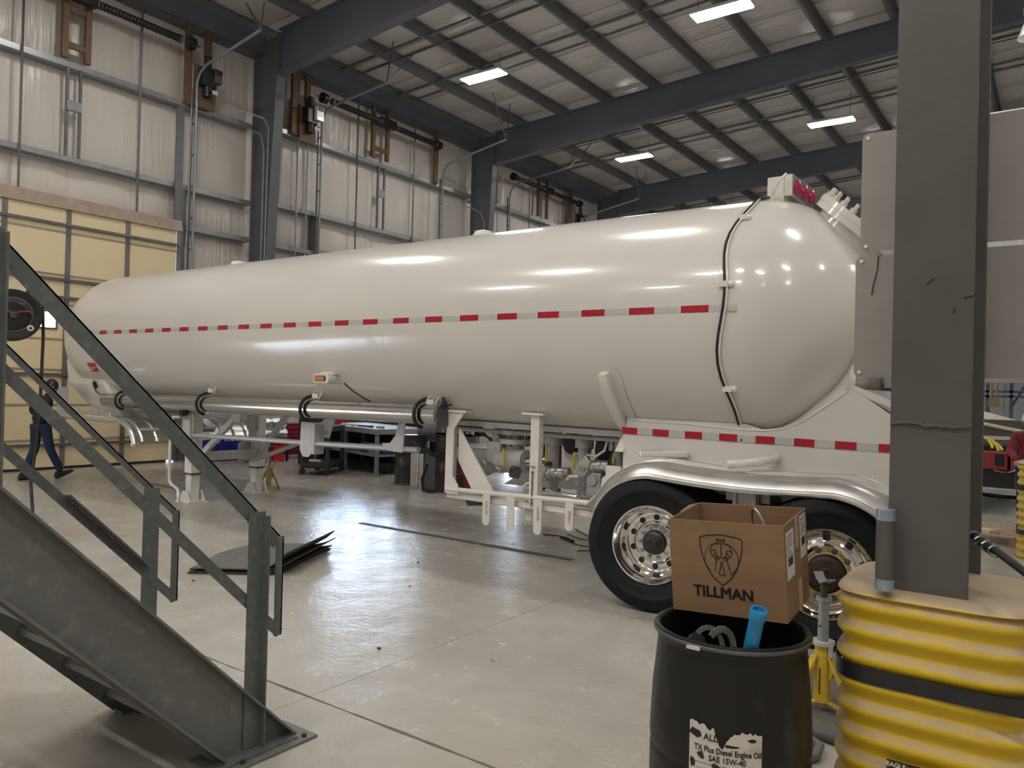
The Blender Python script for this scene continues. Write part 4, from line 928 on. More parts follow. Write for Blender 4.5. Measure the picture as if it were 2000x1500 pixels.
for x, sd in ((XN, -1), (XFAR, 1)):
    near = x == XN
    # stringer channel: web + flanges turned outwards
    yb0 = 2.44 if near else 2.40
    b = MB(); web = [(2.06, 0.0), (2.445, 0.0), (2.445, .02), (TOPY, 3.765), (TOPY, 3.375+.02)]
    b.prism(web, x-.004, x+.004, 'yz'); part('stringer_web', b, M['stair2'], ST, True)
    o_ = .06 if near else -.06
    b = MB(); b.bar((x+o_/2, TOPY, 3.76), (x+o_/2, 2.44, .02), .008, .062, (0, 0, 1)) if False else None
    for (ya, za, yb, zb) in ((TOPY, 3.765, 2.445, .02), (TOPY, 3.39, 2.07, .02)):
        b = MB(); d = V((0, yb-ya, zb-za)).normalized(); n_ = V((0, -d.z, d.y)); n_ = n_ if n_.z > 0 else -n_
        vs = []
        for P in (V((x, ya, za)), V((x, yb, zb))):
            for xx, hh in ((0, -.004), (o_, -.004), (o_, .006), (0, .006)): vs.append(P+V((xx, 0, 0))+n_*hh)
        b.add(vs, [(0, 1, 2, 3), (7, 6, 5, 4), (0, 4, 5, 1), (1, 5, 6, 2), (2, 6, 7, 3), (3, 7, 4, 0)])
        part('stringer_flange', b, M['stair2'], ST, True)
    # rails
    S = 3.35 if near else 3.375
    angle_rail('top_rail', x, TOPY, S-TOPY, 2.375, S-2.375, .066 if near else .032, sd if near else -1)
    b = MB(); b.bar((x+.0, TOPY, 2.89-TOPY), (x+.0, 2.375, 2.89-2.375), .007, .046, (0, 1, 1)); part('mid_rail', b, M['stair'], ST, True)
    if not near:
        b = MB(); b.bar((x+.03, 1.78, 2.93-1.78), (x+.03, 2.20, 2.93-2.20), .05, .01, (0, 1, 1)); part('splice_angle', b, M['stair'], ST, True)
    # posts
    for yp, zb in ((2.225, .0), (1.10, 1.36), (-.1, 2.55)):
        b = MB(); ox_ = .008 if near else -.006; b.mm((x+ox_, yp-.045, zb-.04 if zb else .022), (x+ox_+.007, yp+.045, S-yp-.01)); b.mm((x+ox_, yp+.037, zb-.04 if zb else .02), (x+(.055 if near else -.05), yp+.045, S-yp-.03)); part('post', b, M['stair'], ST, True, bev=.002)
    b = MB(); b.mm((x-.005, 2.345, .505), (x+.005, 2.385, S-2.37)); b.mm((x-.03, 2.378, .51), (x+.005, 2.385, S-2.38)); part('end_post', b, M['stair'], ST, True)
    b = MB(); b.mm((x-.13, 1.98, 0.001), (x+.13, 2.52, .014)) if near else b.mm((x-.03, 2.1, .001), (x+.13, 2.52, .014)); bp_ = part('base_plate', b, M['stair2'], ST, True, bev=.003)
    b = MB(); b.mm((x-.10 if near else x, 2.05, .014), (x+.09, 2.43, .022)); part('base_angle', b, M['stair'], ST, True)
    for yy in (2.12, 2.46):
        b = MB(); b.tube([(x+.10, yy, .013), (x+.10, yy, .03)], .012, 8); part('anchor_bolt', b, M['rust'], ST, True)
for k in range(18):
    z = .205*(k+1); y = 2.46-z
    b = MB(); b.mm((XFAR+.01, y-.25, z-.10), (XN-.01, y-.0, z-.07)); b.mm((XFAR+.01, y-.012, z-.12), (XN-.01, y, z-.07)); part('tread', b, M['stair2'], ST, True)

# ================================================================== COLUMN, GUARD, SIGNS
CX, CY0, CY1 = -.36, 2.90, 3.38
FC = thing('steel_column', 'tall grey steel column standing in a yellow guard, right foreground', 'column', (CX, 3.14, 0))
b = MB(); b.mm((CX-.122, CY0, 0), (CX+.118, CY0+.016, 9.66)); part('near_flange', b, M['fcol'], FC, True, bev=.003)
b = MB(); b.mm((CX-.122, CY1-.016, 0), (CX+.118, CY1, 9.66)); part('far_flange', b, M['fcol'], FC, True, bev=.003)
b = MB(); b.mm((CX+.06, CY0+.016, 0), (CX+.075, CY1-.016, 9.66)); part('web', b, M['steel'], FC, True)
rb = random.Random(5); b = MB(); pts = [(CX-.121+.239*k/14, CY0-.003, 1.628+.004*rb.uniform(-1, 1)+.004*math.sin(k*.5)) for k in range(15)]
b.tube(pts, .006, 6); part('weld_bead', b, M['fcol'], FC, True)
b = MB()
for (u, z, l, a) in ((-.02, 2.1, .03, .7), (.09, 2.05, .03, .2), (.06, 2.0, .02, 1.3)): b.bar((CX+u, CY0-.001, z), (CX+u+l*math.cos(a), CY0-.001, z+l*math.sin(a)), .002, .004, (0, 0, 1))
part('scratch', b, M['ink'], FC, True)
# pipe sleeve with pale tape on the column's left edge
t = thing('pipe_sleeve', 'short grey pipe sleeve with pale blue taped ends, standing on the yellow guard', 'pipe', (-.478, 2.83, 1.075))
b = MB(); b.tube([(0, 0, .035), (0, 0, .235)], .029, 20); part('sleeve', b, M['fcol'], t)
for z0, z1 in ((0, .036), (.232, .268)):
    b = MB(); b.tube([(0, 0, z0), (0, 0, z1)], .0305, 20); part('tape_band', b, pm('pale_blue_tape', (.27, .33, .38), .3, .3) if 'ptape' not in M else M['ptape'], t)
def guard(loc, label):
    t = thing('column_guard', label, 'column guard', loc, group='yellow column guards')
    H = 1.065; hw = .30; n = 72; b = MB(); rings = []
    z = 0; zs = []
    K = 170
    for i in range(K+1):
        z = (H-.03)*i/K; zs.append((z, .011*math.cos(2*PI*(z-1.0)/.0888)))
    for i in range(1, 9):
        a = PI/2*i/8; zs.append((H-.03+.03*math.sin(a), .011-.05*(1-math.cos(a))))
    zs += [(H+.002, -.09), (H+.004, -.15), (H+.004, -.25), (H+.004, -.299)]
    vs = []
    for z, off in zs:
        for j in range(n):
            a = 2*PI*j/n; c, s = math.cos(a), math.sin(a); e = 2/4.4
            r_ = hw+off
            vs.append((r_*abs(c)**e*(1 if c >= 0 else -1), r_*abs(s)**e*(1 if s >= 0 else -1), z))
    k = len(zs); fs = [(i*n+j, i*n+(j+1) % n, (i+1)*n+(j+1) % n, (i+1)*n+j) for i in range(k-1) for j in range(n)]
    b.add(vs, fs, True); part('shell', b, M['yellow'], t)
    def sq(r_, a):
        c, s = math.cos(a), math.sin(a); e = 2/4.4
        return r_*abs(c)**e*(1 if c >= 0 else -1), r_*abs(s)**e*(1 if s >= 0 else -1)
    for zc in (.775, .29):
        b = MB()
        for j in range(n):
            pass
        vs = [(*sq(hw+.0135, 2*PI*j/n), z) for z in (zc-.027, zc+.027) for j in range(n)]
        vs += [(*sq(hw+.0105, 2*PI*j/n), z) for z in (zc-.027, zc+.027) for j in range(n)]
        b.add(vs, [(j, (j+1) % n, n+(j+1) % n, n+j) for j in range(n)]+[(n+j, n+(j+1) % n, 3*n+(j+1) % n, 3*n+j) for j in range(n)]+[(j, 2*n+j, 2*n+(j+1) % n, (j+1) % n) for j in range(n)], True)
        part('strap', b, M['blk'], t)
        b = MB(); b.mm((.02, -hw-.018, zc-.024), (.29, -hw-.013, zc+.026)); b.tube([(-.04, -hw-.012, zc), (-.04, -hw-.02, zc)], .008, 10); part('strap_end', b, M['blk'], t)
    return t
M['ptape'] = pm('pale_blue_tape', (.27, .33, .38), .3, .3)
GD = guard((CX+.012, 3.14, 0), 'ribbed yellow plastic guard with black strap around the foreground column')
# product label on the guard
b = MB(); LBX, LBZ = -.02, .475
b.mm((LBX-.09, -.317, LBZ-.12), (LBX+.09, -.313, LBZ+.045)); lb_ = part('label_plate', b, pm('yellow_label', (.62, .50, .03), .4), GD)
b = MB(); b.mm((LBX-.09, -.3185, LBZ+.014), (LBX+.09, -.3165, LBZ+.045)); part('label_header', b, M['blk'], lb_)
RX = MX.Rotation(PI/2, 4, 'X')
wy = pm('pale_yellow_print', (.8, .75, .5), .5)
for u in (-.062, .06): text('label_writing', 'EAGLE', .02, wy, lb_, Mt((LBX+u, -.319, LBZ+.03)) @ RX, .0004)
b = MB(); b.prism([(LBX-.03, LBZ+.036), (LBX-.005, LBZ+.031), (LBX+.004, LBZ+.034), (LBX+.028, LBZ+.026), (LBX+.006, LBZ+.024), (LBX-.006, LBZ+.026)], -.3195, -.3186, 'xz'); part('label_emblem', b, M['sign'], lb_)
text('label_writing', 'MODEL 1706', .014, M['ink'], lb_, Mt((LBX, -.318, LBZ+.002)) @ RX, .0002)
text('label_writing', 'COLUMN', .024, M['ink'], lb_, Mt((LBX-.03, -.318, LBZ-.020)) @ RX, .0006)
text('label_writing', 'PROTECTOR', .022, M['ink'], lb_, Mt((LBX, -.318, LBZ-.05)) @ RX, .0006)
guard((-.10, 10.45, 0), 'distant yellow column guard cut by the right edge of the picture')
b = MB(); b.mm((-.22, 10.25, 0), (.02, 10.65, 9.6)); tag(part('steel_column', b, M['fcol']), 'far grey column standing in the distant yellow guard', 'column')
# aluminium sign plates behind the column
def rrect(x0, x1, z0, z1, r):
    p = []
    for cx, cz, a0 in ((x1-r, z1-r, 0), (x0+r, z1-r, PI/2), (x0+r, z0+r, PI), (x1-r, z0+r, 1.5*PI)):
        p += [(cx+r*math.cos(a0+PI/2*k/5), cz+r*math.sin(a0+PI/2*k/5)) for k in range(6)]
    return p
for x0, z0, z1, l in ((-.69, 2.315, 2.80, 'upper grey sign plate with rounded corners, fixed behind the foreground column'), (-.705, 1.80, 2.295, 'lower grey sign plate with a loose wire, fixed behind the foreground column')):
    t = thing('sign_plate', l, 'sign', ((x0-.20)/2, 3.40, z0), group='sign plates behind the column')
    b = MB(); b.prism(rrect(x0, -.03, z0, z1, .025), 3.392, 3.396, 'xz'); part('plate', b, M['sign'], t, True)
    b = MB()
    for z in (z0+.02, z1-.02): b.tube([(x0+.022, 3.392, z), (x0+.022, 3.387, z)], .008, 8)
    part('rivet', b, M['chrome'], t, True)
    if z0 < 2: b = MB(); b.tube([(x0+.085, 3.388, z1-.0), (x0+.082, 3.386, z1-.06), (x0+.068, 3.386, z1-.12), (x0+.063, 3.386, z1-.16)], .0018, 5); part('loose_wire', b, M['wire'], t, True)
# hanging cable on the right of the column
t = thing('power_cable', 'thick black cable tied to the foreground column, leaving to the right edge', 'cable', (-.22, 2.93, 1.25))
b = MB(); b.tube([(-.235, 2.955, 1.27), (-.20, 2.93, 1.245), (-.16, 2.90, 1.232), (-.10, 2.82, 1.205), (-.03, 2.74, 1.165), (.06, 2.66, 1.10), (.2, 2.6, .98)], .0125, 12); part('cable', b, M['rubber'], t, True)
b = MB()
for k in range(4):
    p = V((-.232+.02*k, 2.945-.012*k, 1.266-.011*k)); b.tube([p+V((.018*math.cos(q), -.004+.012*math.sin(q*2), .018*math.sin(q))) for q in [2*PI*j/10 for j in range(11)]], .0032, 5, False)
part('tie_chain', b, M['chain'], t, True)

# ================================================================== DRUM, BOX, BLUE TUBE
DX, DY = -.955, 2.715
DR = thing('plastic_drum', 'open black plastic drum with a torn oil label, holding scraps, right foreground', 'drum', (DX, DY, 0))
b = MB(); pr = [(.255, .0), (.27, .01), (.276, .05), (.277, .20), (.279, .36), (.2785, .44), (.2785, .452), (.273, .466), (.2785, .48), (.280, .50), (.278, .56), (.272, .68), (.262, .78), (.257, .835), (.258, .85), (.266, .860), (.271, .868), (.271, .882), (.267, .889), (.258, .890), (.250, .884), (.246, .87), (.247, .83), (.26, .68), (.27, .4), (.26, .03), (.002, .025)]
b.lathe(pr, 72); part('body', b, M['drum'], DR)
b = MB(); b.lathe([(.268, .866), (.2735, .870), (.2735, .879), (.268, .884)], 72); part('rim_ring', b, M['rust2'] if 'rust2' in M else M['greyd'], DR)
b = MB(); b.box((-.03, -.271, .872), (.05, .02, .014)); part('ring_clamp', b, M['chrome'], DR, bev=.004)
b = MB(); b.lathe([(.24, .62), (.002, .625)], 32); part('dark_contents', b, M['dark'], DR)
def cylpt(ang, r, z): return (r*math.cos(ang), r*math.sin(ang), z)
AL = math.radians(-72.5)
rl_ = random.Random(11); top = []; bot = []
nn = 40
prof_top = [.635, .636, .63, .632, .628, .62, .622, .618, .612, .60, .596, .612, .620, .617, .622, .619, .623, .618, .612, .616]
b = MB(); lv = []
for i in range(nn+1):
    u = i/nn; ang = AL+(-.43+.84*u)
    zt = prof_top[min(19, int(u*19.99))]+rl_.uniform(-.006, .006)
    if .36 < u < .52: zt -= .05*math.sin((u-.36)/.16*PI)
    zb = .40+.01*math.sin(u*20)
    lv += [(*cylpt(ang, .2802, zb)[:2], zb), (*cylpt(ang, .2802, (zb+zt)/2)[:2], (zb+zt)/2), (*cylpt(ang, .2800, zt)[:2], zt)]
b.add(lv, [(i*3+q, i*3+3+q, i*3+4+q, i*3+1+q) for i in range(nn) for q in (0, 1)]); lab_ = part('paper_label', b, pm('torn_oil_label', (.60, .57, .51), .7, col2=(.40, .36, .31), scale=12, lo=.5, hi=.75), DR)
def text_cyl(s, size, ang, z, r, mat, parent, bold=0, sx=1.0, tilt=0):
    o = text('label_writing', s, size, mat, parent, MX.Identity(4), bold, sx=1.0)
    me = o.data
    for v in me.vertices:
        x, y, h = v.co.x*sx, v.co.y+tilt*v.co.x, v.co.z
        a = ang+x/r; v.co = ((r+.0006+h)*math.cos(a), (r+.0006+h)*math.sin(a), z+y)
    return o
text_cyl('ALLI', .030, AL-.16, .592, .2805, M['ink'], lab_, .0008, .95)
text_cyl('TX Plus Diesel Engine Oil', .0265, AL+.02, .553, .2805, M['ink'], lab_, .0004, .78)
text_cyl('SAE 15W-40', .0265, AL+.02, .526, .2805, M['ink'], lab_, .0006, .85)
b = MB()
for k in range(5):
    z = .505-.018*k
    vs = [(*cylpt(AL-.38+.74*i/14, .2808, z)[:2], z+dz) for dz in (0, .0015) for i in range(15)]
    b.add(vs, [(i, i+1, 16+i, 15+i) for i in range(14)])
part('label_rule', b, M['ink'], lab_)
b = MB()
for (da, z, w, h) in ((-.35, .60, .028, .035), (-.28, .53, .016, .03), (-.10, .50, .02, .03), (.02, .485, .02, .03), (-.38, .50, .012, .04), (.06, .575, .03, .012), (.30, .60, .02, .014)):
    n_ = 9; cen = AL+da; poly = []
    for q in range(n_):
        a = 2*PI*q/n_; rr = rl_.uniform(.55, 1.0); an = cen+w*rr*math.cos(a)/.28; poly.append((*cylpt(an, .2812, 0)[:2], z+h/2*rr*math.sin(a)))
    b.add(poly, [tuple(range(n_))])
part('label_tear', b, M['drum'], lab_)
# loops of strap and handle in the drum
t = thing('bucket_handle_scrap', 'two curved grey plastic straps sticking up inside the black drum', 'scrap', (DX-.06, DY-.10, .75))
b = MB()
for (x0, y0, r_, tw, w) in ((-.075, -.185, .05, .5, .016), (-.035, -.175, .055, 1.0, .022)):
    pts = [V((DX+x0+r_*math.cos(a)*math.cos(tw)+.06, DY+y0+r_*math.cos(a)*math.sin(tw), .845+.075*math.sin(a))) for a in [PI*k/12 for k in range(0, 10)]]
    for k in range(len(pts)-1): b.bar(pts[k], pts[k+1], w, .006, (math.sin(tw), -math.cos(tw), 0))
part('strap_loop', b, M['ltd'] if 'ltd' in M else M['mat'], t, True)
b = MB(); b.tube([(DX-.16, DY-.12, .66), (DX-.10, DY-.16, .82), (DX-.05, DY-.18, .87)], .03, 10); part('dark_tube', b, M['rubber'], t, True)
t = thing('blue_tube', 'bright blue plastic tube leaning out of the black drum before the cardboard box', 'tube', (-.86, 2.50, .70))
ba, bb_ = V((-.89, 2.60, .62)), V((-.79, 2.50, 1.02))
b = MB(); x_, y_, z_, l_ = frame_from(ba, bb_); TM = MX(((y_.x, z_.x, x_.x, ba.x), (y_.y, z_.y, x_.y, ba.y), (y_.z, z_.z, x_.z, ba.z), (0, 0, 0, 1)))
b.lathe([(.024, 0), (.024, l_-.035), (.0275, l_-.033), (.0275, l_-.004), (.026, l_), (.020, l_), (.019, l_-.012), (.001, l_-.013)], 28, TM); part('tube_body', b, M['blue'], t, True)
# cardboard box
BXT = thing('cardboard_box', 'open brown cardboard box with a shield emblem and TILLMAN lettering, standing on the black drum', 'box', (-1.188, 2.737, .897), (.075, -.05, .042))
W, D, H = .422, .337, .345; th = .005
for nm, a, e in (('front_wall', (0, 0, 0), (W, th, H)), ('back_wall', (0, D-th, 0), (W, D, H)), ('left_wall', (0, th, 0), (th, D-th, H)), ('right_wall', (W-th, th, 0), (W, D-th, H)), ('bottom', (th, th, 0), (W-th, D-th, th))):
    b = MB(); b.mm(a, e); part(nm, b, M['card'], BXT, bev=.0015)
b = MB(); b.add([(-.002, D*.42, H), (-.002, D*.95, H), (-.03, D*.9, H-.006), (-.022, D*.5, H-.008)], [(0, 1, 2, 3)]); part('torn_flap', b, M['card'], BXT)
b = MB(); y_ = -.0012
def line(pts, w=.0042):
    for k in range(len(pts)-1):
        (x0, z0), (x1, z1) = pts[k], pts[k+1]; b.bar((x0, y_, z0), (x1, y_, z1), w, .0012, (0, 1, 0)) if False else b.add([*(lambda d, n_: [(x0+n_[0], y_, z0+n_[1]), (x1+n_[0], y_, z1+n_[1]), (x1-n_[0], y_, z1-n_[1]), (x0-n_[0], y_, z0-n_[1])])((x1-x0, z1-z0), (-(z1-z0)/max(1e-6, math.hypot(x1-x0, z1-z0))*w/2, (x1-x0)/max(1e-6, math.hypot(x1-x0, z1-z0))*w/2))], [(0, 1, 2, 3)])
sx0 = .118; sz = .112; sw = .156; sh = .185     # emblem box: left, bottom, width, height
def E_(u, v): return (sx0+sw*u, sz+sh*v)
sh_pts = [(0, .93), (.12, .965), (.25, .985), (.40, .995), (.5, 1), (.60, .995), (.75, .985), (.88, .965), (1, .93)]
line([E_(*p) for p in sh_pts])
line([E_(*p) for p in ((1, .93), (.995, .75), (.95, .55), (.85, .33), (.70, .14), (.5, 0), (.30, .14), (.15, .33), (.05, .55), (.005, .75), (0, .93))])
line([E_(.5+.40*math.cos(a), .52+.33*math.sin(a)) for a in [math.radians(d) for d in range(-48, 75, 8)]], .0032)
line([E_(.5+.40*math.cos(a), .52+.33*math.sin(a)) for a in [math.radians(d) for d in range(107, 232, 8)]], .0022)
for seq in (((.40, .94), (.415, .86), (.43, .83), (.57, .83), (.585, .86), (.60, .94)), ((.43, .91), (.57, .91), (.57, .875), (.43, .875), (.43, .91)), ((.43, .83), (.30, .80), (.24, .68), (.26, .60), (.36, .53), (.42, .55), (.38, .62), (.36, .70)), ((.57, .83), (.70, .80), (.76, .68), (.74, .60), (.64, .53), (.58, .55), (.62, .62), (.64, .70)),
            ((.5, .83), (.5, .56)), ((.42, .55), (.58, .55)), ((.38, .52), (.33, .27)), ((.62, .52), (.72, .22), (.78, .28)), ((.5, .48), (.43, .21), (.57, .19), (.5, .48)), ((.24, .68), (.36, .70)), ((.76, .68), (.64, .70)), ((.30, .58), (.38, .66)), ((.70, .58), (.62, .66))):
    line([E_(*p) for p in seq], .0032)
for uu in (.40, .60): line([E_(uu+.045*math.cos(a), .535+.04*math.sin(a)) for a in [PI*k/5 for k in range(11)]], .0028)
part('shield_emblem', b, M['ink'], BXT)
text('box_writing', 'TILLMAN', .056, M['ink'], BXT, Mt((.196, -.0012, .083)) @ RX, 0, sx=.98, ext=.0003, fat=.0016)
text('box_writing', 'LLC', .011, M['ink'], BXT, Mt((.318, -.0012, .048)) @ RX, .0002, ext=.0003)
RY = Mt((W+.0008, 0, 0)) @ MX.Rotation(PI/2, 4, 'Z') @ RX
for (v0, v1, z0, z1) in ((.02, .125, .145, .315), (.225, .315, .175, .335)):
    b = MB(); b.mm((W, v0, z0), (W+.0008, v1, z1)); pl_ = part('shipping_label', b, M['paper'], BXT)
    b = MB(); rr = random.Random(int(v0*1000))
    for k in range(9): b.mm((W+.0008, v0+.012, z1-.018-.012*k), (W+.0012, v0+.012+rr.uniform(.02, .08)*(v1-v0)/.105, z1-.015-.012*k))
    y = v0+.02
    while y < v1-.02:
        w_ = rr.choice((.001, .002, .003)); b.mm((W+.0008, y, z0+.045), (W+.0012, y+w_, z0+.075)); y += w_+rr.choice((.0012, .002))
    part('label_print', b, M['ink'], pl_)
tapem = pm('tan_packing_tape', (.40, .27, .16), .3)
b = MB(); b.mm((W, .15, .23), (W+.0006, .20, H)); b.mm((W, .17, 0), (W+.0006, .225, .11)); part('packing_tape', b, tapem, BXT)
b = MB(); b.tube([(.275, .16, .2), (.268, .16, .33), (.272, .15, .362), (.285, .14, .372), (.30, .13, .362), (.32, .11, .335), (.34, .1, .27)], .0045, 8); o = part('wire_loop', b, M['chain']); o.matrix_basis = BXT.matrix_basis.copy(); tag(o, 'grey wire loop poking out of the cardboard box', 'wire')

# ================================================================== JACK STANDS, MATS, FLOOR CLUTTER
def jack(loc, rz, label, far=False):
    t = thing('jack_stand', label, 'jack stand', loc, (0, 0, rz), group='yellow jack stands')
    ym = M['ystand'] if not far else pm('dull_yellow_steel', (.42, .36, .10), .5)
    b = MB(); b.tube([(0, 0, .05), (0, 0, .36)], .042, 20); b.tube([(0, 0, .30), (0, 0, .31)], .044, 20); part('base_tube', b, ym, t)
    b = MB(); b.tube([(0, 0, .36), (0, 0, .378)], .062, 20); b.tube([(.05, .02, .30), (.05, .02, .39)], .014, 8); part('collar', b, M['wdull'], t)
    for k in range(3):
        a = 2*PI*k/3+.6; c, s = math.cos(a), math.sin(a)
        b = MB(); b.prism([(.035, .17), (.035, .30), (.06, .295), (.075, .24), (.05, .17)], -.005, .005, 'xz', MX.Rotation(a, 4, 'Z')); b.bar((.045*c, .045*s, .30), (.185*c, .185*s, .02), .045, .012); b.bar((.03*c, .03*s, .055), (.18*c, .18*s, .02), .03, .01); part('leg', b, ym, t)
        b = MB(); b.box((.17*c, .17*s, .008), (.075, .075, .014)); part('foot', b, ym, t)
    b = MB(); b.tube([(0, 0, .37), (0, 0, .60)], .029, 18); b.tube([(0, 0, .595), (0, 0, .615)], .042, 18); part('ratchet_tube', b, M['galv'], t)
    b = MB(); b.tube([(0, 0, .615), (0, 0, .69)], .02, 12); part('screw', b, M['rust'], t)
    b = MB(); b.bar((-.075, 0, .735), (-.045, 0, .705), .05, .008); b.bar((-.045, 0, .705), (0, 0, .69), .05, .008); b.bar((0, 0, .69), (.08, 0, .725), .05, .008); part('saddle', b, M['bench'], t)
    b = MB(); b.tube([(.018, -.026, .46), (.018, -.031, .46)], .006, 8); b.tube([(0, -.029, .56), (0, -.031, .56)], .004, 8); part('pin_hole', b, M['dark'], t)
    if far: b = MB(); b.tube([(.05+.04*math.cos(q), 0, .42+.05*math.sin(q)) for q in [2*PI*j/12 for j in range(13)]], .005, 5); part('pin_ring', b, M['chain'], t)
    else: b = MB(); b.mm((.030, -.032, .10), (.038, -.030, .24)); part('warning_strip', b, M['ink'], t)
    return t
jack((-1.045, 4.42, 0.012), -.9, 'bright yellow jack stand between the black drum and the yellow guard')
jack((-10.44, 7.84, 0), .8, 'dull yellow jack stand beside the far landing leg of the trailer', True)
b = MB(); b.prism([(-1.55, 4.16), (-.5, 4.02), (-.42, 5.2), (-1.5, 5.3)], 0.001, .011, 'xy'); tag(part('floor_mat', b, M['mat']), 'grey mat lying under the yellow jack stand', 'mat')
b = MB(); b.tube([(-1.5, 4.12, .03), (-.97, 4.06, .03), (-.5, 4.0, .03)], .03, 12); tag(part('rolled_mat', b, pm('grey_rolled_mat', (.10, .095, .09), .7)), 'rolled grey mat edge on the floor right of the black drum', 'mat')
b = MB(); b.tube([(-1.10, 3.85, .02), (-1.0, 3.98, .03), (-.93, 3.92, .03), (-.92, 3.80, .025), (-.98, 3.70, .02), (-1.1, 3.62, .02)], .022, 10); tag(part('grey_hose', b, pm('grey_hose_rubber', (.14, .135, .13), .5)), 'loop of grey hose on the floor beside the black drum', 'hose')
b = MB(); b.tube([(-1.2, 4.98, .03), (-1.0, 5.0, .035), (-.85, 5.02, .05)], .025, 8); b.tube([(-1.02, 4.98, .09), (-.95, 4.98, .1), (-.9, 5.0, .07)], .012, 8); tag(part('bar_clamp', b, M['chain']), 'grey steel clamp lying behind the yellow jack stand', 'clamp')
M['mat2'] = pm('dark_carpet_mat', (.07, .068, .062), .85, var=.2, scale=25)
# stack of mats on the floor
MA = [(-6.27, 3.98), (-5.66, 4.45), (-6.17, 5.46), (-6.62, 5.18), (-6.85, 4.70)]
rm = random.Random(4)
ml = ['top sheet of the grey mat stack, edge curled up', 'second grey mat of the stack on the floor', 'third grey mat of the stack on the floor', 'fourth grey mat of the stack on the floor', 'bottom grey mat of the stack left of centre']
for k in range(5):
    z = .012+.013*k; dx, dy = rm.uniform(-.05, .05), rm.uniform(-.05, .05)
    lift = [0, .02, .05, .08, .14][k]
    b = MB()
    A, B_, C_, D_ = V((-6.30+dx, 3.95+dy, 0)), V((-5.66+dx*1.5, 4.44+dy, 0)), V((-6.18+dx, 5.46, 0)), V((-6.92+dx*.5, 4.82, 0))
    def ms(u, v):
        p = (A*(1-u)+B_*u)*(1-v)+(D_*(1-u)+C_*u)*v
        cut = max(0, v-.55)*max(0, .45-u)
        up = lift*max(0, (u-.72)/.28)**2*(1 if k else .3)
        return (p.x+cut*.9, p.y-cut*.2, z+up)
    g = 12
    vs = [ms(i/g, j/g) for j in range(g+1) for i in range(g+1)]; c = g+1; n_ = len(vs)
    vs += [(x, y, zz-.011) for x, y, zz in vs]
    fs = [(j*c+i, j*c+i+1, (j+1)*c+i+1, (j+1)*c+i) for j in range(g) for i in range(g)]
    fs += [tuple(n_+q for q in reversed(f)) for f in fs]
    edge = [i for i in range(c)]+[j*c+g for j in range(1, c)]+[g*c+i for i in range(g-1, -1, -1)]+[j*c for j in range(g-1, 0, -1)]
    fs += [(edge[q], edge[(q+1) % len(edge)], edge[(q+1) % len(edge)]+n_, edge[q]+n_) for q in range(len(edge))]
    b.add(vs, fs); tag(part('floor_mat', b, M['mat'] if k == 4 else M['mat2']), ml[4-k], 'mat', 'stack of grey mats on the floor')
def wire(pts, label, r=.006):
    b = MB(); b.tube(pts, r, 6); tag(part('floor_wire', b, M['wire']), label, 'wire', 'loose black wires on the floor')
wire([(-4.99, 7.66, .008), (-4.8, 7.72, .008), (-4.6, 7.55, .01), (-4.35, 7.4, .008), (-4.05, 7.42, .008)], 'loose black wire on the floor, left of the front wheel, nearest one')
wire([(-4.9, 8.25, .008), (-4.62, 8.0, .008), (-4.3, 7.78, .01), (-3.9, 7.72, .008)], 'loose black wire on the floor, farthest from the front wheel')
wire([(-4.80, 7.9, .008), (-4.55, 7.72, .012), (-4.2, 7.72, .008), (-3.95, 7.65, .008)], 'loose black wire on the floor, middle one of the bundle')
b = MB(); b.tube([(-4.72, 7.62, .02), (-4.6, 7.58, .022), (-4.48, 7.5, .02)], .016, 8); tag(part('cable_joint', b, M['wire']), 'short thick black cable joint among the floor wires', 'wire')
wire([(-4.2, 7.12, .008), (-4.15, 7.2, .01), (-4.05, 7.25, .008), (-3.8, 7.2, .008)], 'short bent black wire on the floor beside the front tire')
b = MB(); b.mm((-7.12, 6.70, .0), (-4.03, 6.74, .006)); b.mm((-7.12, 6.74, .0), (-4.03, 6.78, .004), ); tag(part('steel_bar', b, M['rust']), 'long dark flat steel bar lying on the floor before the trailer', 'bar')
b = MB(); b.mm((-12.4, 6.84, 0), (-11.25, 6.9, .02)); tag(part('steel_bar', b, M['bench']), 'grey bar lying on the floor left of the near landing leg', 'bar')
rp2 = random.Random(9)
for k, (x, y) in enumerate(((-6.05, 3.8), (-4.55, 4.9), (-5.1, 5.6), (-9.0, 6.5), (-11.2, 6.7), (-8.9, 8.0), (-3.6, 3.6), (-2.9, 3.9))):
    b = MB(); b.ball((x, y, .006), (rp2.uniform(.012, .022), rp2.uniform(.008, .014), .007), 7, 4); tag(part('floor_debris', b, M['plywood'] if k % 2 else M['wire']), 'small scrap lying on the concrete floor', 'scrap', 'small scraps on the floor')
# ================================================================== HOSE REEL
HP = V((-8.90, 3.44, 2.36))
RD = V((8.85, -3.52, 0)).normalized()     # reel faces the stair side
HR = thing('hose_reel', 'round black hose reel with a hose dropping to the floor, left edge behind the stair', 'hose reel', HP)
ang = math.atan2(RD.y, RD.x)
RM = MX.Rotation(ang+.12, 4, 'Z') @ MX(((0, 0, 1, 0), (1, 0, 0, 0), (0, 1, 0, 0), (0, 0, 0, 1)))   # local z -> facing, x -> horizontal, y -> up
b = MB(); b.lathe([(.001, .10), (.13, .10), (.15, .085), (.20, .08), (.235, .095), (.265, .09), (.27, .05), (.27, -.10), (.001, -.10)], 48, RM); part('drum_housing', b, M['blk'], HR)
b = MB(); b.lathe([(.165, .082), (.175, .089), (.185, .082)], 40, RM); b.tube([(0, 0, .09), (0, 0, .13)], .035, 12, True, RM); part('hub_ring', b, M['greyd'], HR)
